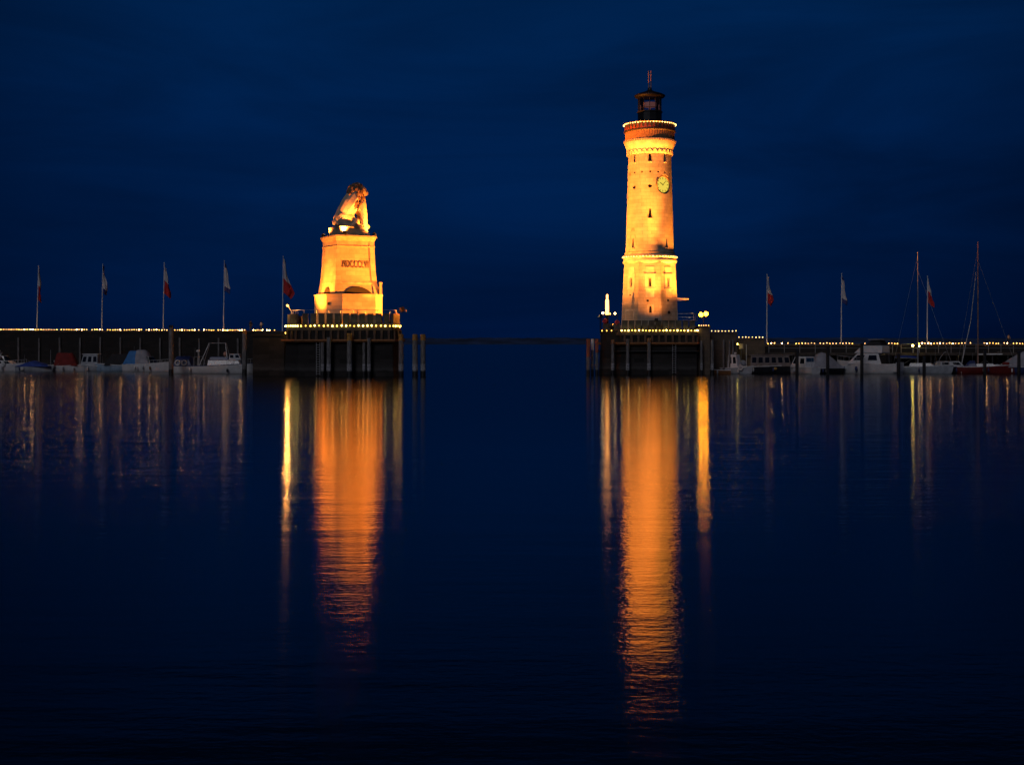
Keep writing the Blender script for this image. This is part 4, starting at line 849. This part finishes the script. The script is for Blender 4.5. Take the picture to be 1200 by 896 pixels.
# ================================================================ people on the quays
def person(loc, label, top, legs, hair, facing=0.0, lean=0.0, arm=0.25, h=1.74):
    t = thing('person', label, 'person', loc, facing, 'people on the quays')
    s = h / 1.74; V = {}
    joints = dict(pel=(0, 0, .94), wai=(0, 0, 1.10), che=(0, -.01, 1.30), nec=(0, 0, 1.47), hb=(0, -.01, 1.56), ht=(0, 0, 1.68),
                  sl=(-.17, 0, 1.40), el=(-.25, -.02, 1.14), wl=(-.23, -.14 - arm * .3, .95 + arm * .2), fl=(-.22, -.18 - arm * .4, .88 + arm * .25),
                  sr=(.17, 0, 1.40), er=(.25, .0, 1.14), wr=(.22, -.10, .93), fr=(.21, -.12, .85),
                  hl=(-.09, 0, .90), kl=(-.11, -.03, .50), al=(-.11, .02, .09), tl=(-.12, -.14, .04), hr=(.09, 0, .90), kr=(.11, -.02, .50), ar=(.12, .02, .09), tr=(.13, -.14, .04))
    rad = dict(pel=.15, wai=.13, che=.155, nec=.055, hb=.085, ht=.085, sl=.07, el=.045, wl=.032, fl=.035, sr=.07, er=.045, wr=.032, fr=.035, hl=.09, kl=.062, al=.042, tl=.04, hr=.09, kr=.062, ar=.042, tr=.04)
    ed = [('pel','wai'),('wai','che'),('che','nec'),('nec','hb'),('hb','ht'),('che','sl'),('sl','el'),('el','wl'),('wl','fl'),('che','sr'),('sr','er'),('er','wr'),('wr','fr'),('pel','hl'),('hl','kl'),('kl','al'),('al','tl'),('pel','hr'),('hr','kr'),('kr','ar'),('ar','tr')]
    def skinned(name, keys, grow_, m, root='pel', zcut=None):
        bm = bmesh.new(); vs = {k: bm.verts.new(Vector(joints[k]) * s) for k in keys}
        for a, b in ed:
            if a in vs and b in vs: bm.edges.new((vs[a], vs[b]))
        me = bpy.data.meshes.new(name); bm.to_mesh(me); bm.free(); o = bpy.data.objects.new(name, me); COL.objects.link(o); o.parent = t; me.materials.append(m)
        md = o.modifiers.new('skin', 'SKIN'); md.use_smooth_shade = True
        for i, k in enumerate(keys):
            r_ = (rad[k] + grow_) * s; me.skin_vertices[0].data[i].radius = (r_, r_ * (.72 if k in ('pel', 'wai', 'che') else 1)); me.skin_vertices[0].data[i].use_root = (k == root)
        o.modifiers.new('round', 'SUBSURF').render_levels = 2
        return o
    skinned('body', list(joints), 0, SKIN)
    skinned('jacket', ['pel', 'wai', 'che', 'sl', 'el', 'wl', 'sr', 'er', 'wr'], .022, top)
    skinned('trousers', ['pel', 'hl', 'kl', 'al', 'hr', 'kr', 'ar'], .018, legs)
    MB().ell((0, .015 * s, 1.68 * s), (.098 * s, .112 * s, .10 * s)).ell((0, .06 * s, 1.62 * s), (.085 * s, .06 * s, .10 * s), sub=2).build('hair', hair, t, smooth=True)
    MB().ell((0, -.10 * s, 1.60 * s), (.016, .024, .024), sub=1).build('nose', SKIN, t, smooth=True)
    MB().ell((-.035 * s, -.083 * s, 1.635 * s), (.012, .008, .008), sub=1).ell((.035 * s, -.083 * s, 1.635 * s), (.012, .008, .008), sub=1).build('eyes', VOID, t)
    for q in (-1, 1): MB().box(q * .12 - .05, q * .12 + .05, -.20, .06, 0, .07).build('shoe', RUBBER, t, bevel=.02)
    return t
CLD = mat('dark_cloth', (.02, .02, .025), .9); CLW = mat('pale_cloth', (.55, .48, .45), .9); CLB = mat('navy_cloth', (.03, .035, .07), .9); HAIRD = mat('dark_hair', (.02, .014, .01), .7)
xq, yq = lq(292.5); person((xq, yq + 1.0, LQZ), 'person in dark jacket and dark trousers standing on the left quay', CLD, CLD, HAIRD, R(25), h=1.86)
xq, yq = lq(305); person((xq, yq + 1.0, LQZ), 'person in pale shirt and dark trousers standing on the left quay', CLW, CLB, HAIRD, R(-30), h=1.74)
person((px2x(1182, 228), 228, 4.45), 'person in orange-lit top behind the bulbs on the right quay', mat('tan_cloth', (.5, .33, .22), .9), CLB, HAIRD, R(10), h=1.6)

# ================================================================ bulb strings
def line_px(pxs, Y, z): return [(px2x(p, Y), Y, z) for p in pxs]
GL = 'festoons along the left quay'; zL = LQZ + .10
for a, b, lab in ((-2, 33, 'string of amber bulbs cut by the left edge of the picture'), (36, 70, 'short amber bulb string right of the leftmost flagpole'), (72, 104, 'amber bulb string left of the second flagpole'), (108, 144, 'amber bulb string around the foot of the second flagpole'),
                  (146, 196, 'long amber bulb string around the foot of the third flagpole'), (205, 231, 'amber bulb string just right of the tall left pile'), (233, 291, 'bright amber bulb string above the workboat'), (297, 322, 'amber bulb string ending at the two people')):
    p0, p1 = lq(a), lq(b); string_lights(lab, [(p0[0], p0[1] - .1, zL), (p1[0], p1[1] - .1, zL)], .43, BULBS, .08, GL, skip=.06)
string_lights('short yellow bulb string on the low landing left of the lion', line_px((330, 341), 200.6, 6.05), .55, BULBY, .10, 'festoons on the moles')
string_lights('yellow bulb string around the lion mole under its parapet', [(-31.75, 206, 7.0), (-31.75, 199.0, 7.0), (-29.5, 196.4, 7.0), (-16.5, 196.4, 7.0), (-15.5, 198.3, 7.0), (-16.3, 206, 7.0)], .60, BULBY, .10, 'festoons on the moles', skip=0)
x0, x1 = px2x(728.5, 206.8), px2x(816, 206.8)
string_lights('yellow bulb string around the lighthouse mole under its parapet', [(x0, 206.8, 6.45), (x1, 206.8, 6.45), (px2x(820.5, 210.9), 210.9, 6.45)], .50, BULBY, .10, 'festoons on the moles', skip=0)
string_lights('three yellow bulbs on the low bastion under the lit column', line_px((705.5, 718), 207.4, 6.42), .72, BULBY, .085, 'festoons on the moles', skip=.15)
string_lights('short bulb string on the gate pier under the twin floodlights', line_px((819, 831.5), 208.5, 7.2), .38, BULBS, .06, 'festoons on the moles', skip=.05)
string_lights('bulb string along the higher wall step', line_px((834, 863.5), 214.4, 6.45), .52, BULBR, .075, 'festoons along the right quay', skip=.0)
string_lights('bulb string along the lower wall step', line_px((866, 895.5), 219.9, 5.52), .52, BULBR, .07, 'festoons along the right quay', skip=.0)
for a, b, lab in ((900, 911, 'short bulb string at the flagpole right of the wall steps'), (913, 929, 'bulb string above the row of rounded windows'), (933, 966, 'bulb string above the white cabin boat and grey tent'), (969, 981, 'short bulb string left of the pale flag pole'), (984.5, 1002, 'bulb string at the pale flag pole left of the yacht'),
                  (1010, 1015, 'two bulbs in front of the yacht canopy'), (1024, 1056, 'bulb string right of the yacht canopy'), (1077, 1141, 'long bulb string between the two sailing masts'), (1146, 1168, 'bulb string at the tallest mast'), (1170, 1206, 'bulb string around the person, cut by the right edge')):
    string_lights(lab, line_px((a, b), 225.8, 4.58), .48, BULBS, .075, 'festoons along the right quay', skip=.10, sag=.06)
def ringpts(r, z, n=48): return [lh.matrix_basis @ Vector((r * math.cos(2*math.pi*i/n), r * math.sin(2*math.pi*i/n), z)) for i in range(n + 1)]
bpy.context.view_layer.update()
string_lights('ring of bulbs on the top gallery rail of the lighthouse', ringpts(rB + .18, zs(147.2)), .46, BULBR, .075, 'rings of bulbs on the lighthouse', skip=0)
string_lights('ring of bulbs on the lower cornice of the lighthouse', ringpts(31.9 * kL, zs(301.8)), .52, BULBR, .075, 'rings of bulbs on the lighthouse', skip=0)

# ================================================================ lamps
def globe(root, p, r, m): MB().ell(p, (r, r, r), sub=2).build('lamp', m, root, smooth=True)
# entrance light on the bastion
e0 = at(711.5, 369, 208.6); t = thing('harbour_entrance_light', 'bright lit column with side lamps and red discs left of the lighthouse', 'navigation light', (e0.x, e0.y, 6.5))
zz = lambda py: zy(py, 208.6) - 6.5
MB().tube([(0, 0, 0), (0, 0, zz(369))], .22, 10).build('post', IRON, t)
MB().lathe([(.25, zz(368.6)), (.25, zz(360)), (.23, zz(351.4)), (.14, zz(351.0)), (.14, zz(345.4)), (.05, zz(344.8))], 16).build('lit_column', COLUMN, t, smooth=40)
MB().tube([(-1.2, 0, zz(369.4)), (1.7, 0, zz(369.4))], .06, 6).tube([(-.9, 0, 0), (-.9, 0, zz(369.4))], .05, 6).tube([(1.5, 0, 0), (1.5, 0, zz(369.4))], .05, 6).build('crossbar', IRON, t)
globe(t, (-.62, 0, zz(366.6)), .16, LENS_W); globe(t, (1.15, 0, zz(367.2)), .14, LENS_W); globe(t, (.42, 0, zz(367.6)), .10, LENS_O)
for x, py in ((-.35, 376), (1.45, 378)): MB().lathe([(.30, -.06), (.36, 0), (.30, .06)], 20, M=Matrix.Translation((x, -.45, zz(py))) @ Matrix.Rotation(math.pi/2, 4, 'X')).tube([(x, -.4, zz(py)), (x, 0, zz(py))], .04, 6).build('red_disc', REDMARK, t)
# twin floodlights on the gate pier
TW = at(824.4, 368.2, 209.2); t = thing('twin_floodlight', 'glaring pair of sodium floodlights on the gate pier post', 'floodlight', (TW.x, TW.y, 7.15), 0, 'floodlights')
zc = TW.z - 7.15; MB().tube([(0, 0, 0), (0, 0, zc - .25)], .06, 8).tube([(-.5, 0, zc - .27), (.5, 0, zc - .2)], .04, 6).build('post', IRON, t)
for x, dz in ((-.36, -.06), (.36, .06)):
    M = Matrix.Translation((x, 0, zc + dz)) @ Matrix.Rotation(R(-18), 4, 'Z')
    MB().box(-.34, .34, -.02, .28, -.32, .32, M).build('housing', IRON, t, bevel=.03); MB().lathe([(.31, .022), (.31, .05)], 16, M=M @ Matrix.Rotation(math.pi/2, 4, 'X') ).build('lens', LENS_S, t)
# lamp on the slanted arm left of the lion mole
lp = at(337, 357.3, 199.6); t = thing('arm_lamp', 'small glaring lamp on a slanted arm beside the lion mole', 'lamp', (-30.9, 199.9, 7.4))
q = lp - Vector((-30.9, 199.9, 7.4)); MB().tube([(0, 0, 0), (0, 0, 1.45), q + Vector((0.05, 0, -.1))], .04, 6).build('arm', STEEL, t)
MB().lathe([(.05, .16), (.2, .1), (.22, 0)], 12, M=Matrix.Translation(q)).build('shade', IRON, t); globe(t, q + Vector((0, -.03, -.04)), .17, LENS_O); pl = bpy.data.lights.new('glow', 'POINT'); pl.energy = 700; pl.color = (1, .4, .08); pl.shadow_soft_size = .2; po = bpy.data.objects.new('glow', pl); COL.objects.link(po); po.parent = t; po.location = q + Vector((0, -.5, -.1))
# lemon lamp with notice board, lamps on the right quay
for px, py, Y, m, lab in ((863.4, 403, 216.5, LEM, 'lemon yellow lamp beside the pale notice board'), (1069.6, 404.8, 220.5, LEM, 'bright lemon lamp on a post left of the third right flagpole'), (1077.3, 405.3, 221, LENS_W, 'smaller warm lamp right of the bright lemon lamp')):
    p = at(px, py, Y); zb_ = 3.1 if Y > 220 else 0; t = thing('bollard_lamp', lab, 'lamp', (p.x, p.y, zb_), 0, 'small lamps on the right landing')
    if Y > 220: MB().tube([(0, 0, 0), (0, 0, p.z - zb_ - .12)], .06, 8).build('post', STEEL, t)
    else: MB().tube([(0, 0, -4), (0, 0, p.z - .12)], .09, 8).build('post', PILE, t)
    globe(t, (0, 0, p.z - zb_), .17 if m is LEM else .11, m); MB().lathe([(.2, p.z - zb_ + .14), (.08, p.z - zb_ + .24)], 12).build('hood', IRON, t)
nb = at(868.6, 405.6, 216.7); t = thing('notice_board', 'pale blank notice board lit by the lemon lamp', 'notice board', (nb.x, nb.y, 0))
MB().tube([(0, .06, -4), (0, .06, nb.z + .3)], .07, 8).build('post', PILE, t); MB().box(-.32, .32, -.03, .03, nb.z - .38, nb.z + .38).build('panel', mat('board_face', (.55, .45, .36), .7), t)

# ================================================================ floodlighting (each beam belongs to a fixture)
def shine(fix, target, watts, ang, color=SODIUM, blend=.7, radius=.2): 
    p = fix.location; d = (Vector(target) - p).normalized(); spot(p + d * .25, target, watts, ang, color, fix, blend, radius)
KW = 1.0
LT = lambda h, dx=0, dy=0: Vector((LX + dx, LY + dy, LZ + h))
# lighthouse
fa = floodlight((LX - 6.0, 208.3, 6.95), LT(16), 'floodlight behind the parapet left of the lighthouse foot')
fb = floodlight((LX + 5.6, 208.2, 6.95), LT(16), 'floodlight behind the parapet right of the lighthouse foot')
fc = floodlight((LX + .25, 205.8, 8.0), LT(18), 'added dark floodlight on a bracket, filling the lighthouse front', w=.45)  # added lamp: frontal fill for the middle of the tower
fe = floodlight((12.9, 208.2, 8.55), (PX, PY, PZ + 8), 'dark floodlight left of the lit column, aimed at the lion', w=.6)
MB().tube([(0, 0, -.25), (0, 0, -2.05)], .05, 6).build('post', IRON, fe)
fd = floodlight((-15.25, 198.5, 9.35), LT(20), 'dark floodlight on the right corner of the lion mole railing', w=.8)
shine(fa, LT(17, 0, -3.0), 6000 * KW, 46, blend=1.0); shine(fb, LT(15, 0, -3.0), 9000 * KW, 46, blend=1.0); shine(fb, LT(31, 0, -2.5), 22000 * KW, 32, blend=1.0)
shine(fc, LT(8.5, 0, -4.2), 2600 * KW, 132, blend=1.0, radius=.3); shine(fc, LT(12.5, 0, -3.7), 30000 * KW, 52, blend=1.0); shine(fc, LT(27, 0, -3.3), 330000 * KW, 20, blend=1.0)
shine(fd, LT(19), 400000 * KW, 46, blend=.7)
shine(fe, (PX, PY, PZ + 7.5), 980000 * KW, 38, DEEP, blend=.8)
# gate-pier pair throws light over the pier, the tower's right side and across to the lion
TWF = bpy.data.objects['twin_floodlight']; shine_tw = lambda d, tg, wt, an, bl=.6: spot(TW + Vector(d), tg, wt, an, SODIUM, TWF, bl, .7)
shine_tw((-.85, -.05, .1), LT(17, 2, -2), 50000 * KW, 70, 1.0)
shine_tw((0, -.3, .1), (TW.x, TW.y - 1.6, 4), 500 * KW, 150)
# monument
PT = lambda h, dx=0, dy=0: Vector((PX + dx, PY + dy, PZ + h))
ga = bpy.data.objects['arm_lamp']
gb = floodlight((PX + 6.6, 198.3, 7.65), PT(7, 1), 'floodlight behind the parapet right of the pedestal')
spot(lp + Vector((.35, .25, .1)), PT(6.2, -2.2, -2.2), 29000 * KW, 96, DEEP, ga, 1.0, .35); shine(gb, PT(12.5, 1, -2.5), 19000 * KW, 58, DEEP, blend=1.0)
pdM = pd.matrix_world
bpy.context.view_layer.update(); pdM = pd.matrix_world
zt0 = zp(277.2) + .32
for (x, y), lab, wt, tx in (((-2.75, 2.7), 'small floodlight on the far left cornice corner', 6000, (-1, .3, 2.2)), ((2.85, -2.75), 'small floodlight on the right cornice corner', 4500, (.8, -.4, 2.2)), ((-1.6, -2.8), 'small floodlight on the near cornice corner', 12500, (-1.2, .3, 2.6))):
    p = pdM @ Vector((x, y, zt0)); tg = pdM @ Vector((tx[0], tx[1], zp(266) + tx[2]))
    f = floodlight(p, tg, lab, w=.42, group='floodlights'); shine(f, tg, wt * KW, 82, (1.0, .245, .03), blend=.9)
# the lit column, arm lamp and lemon lamps light their surroundings through their own glowing glass
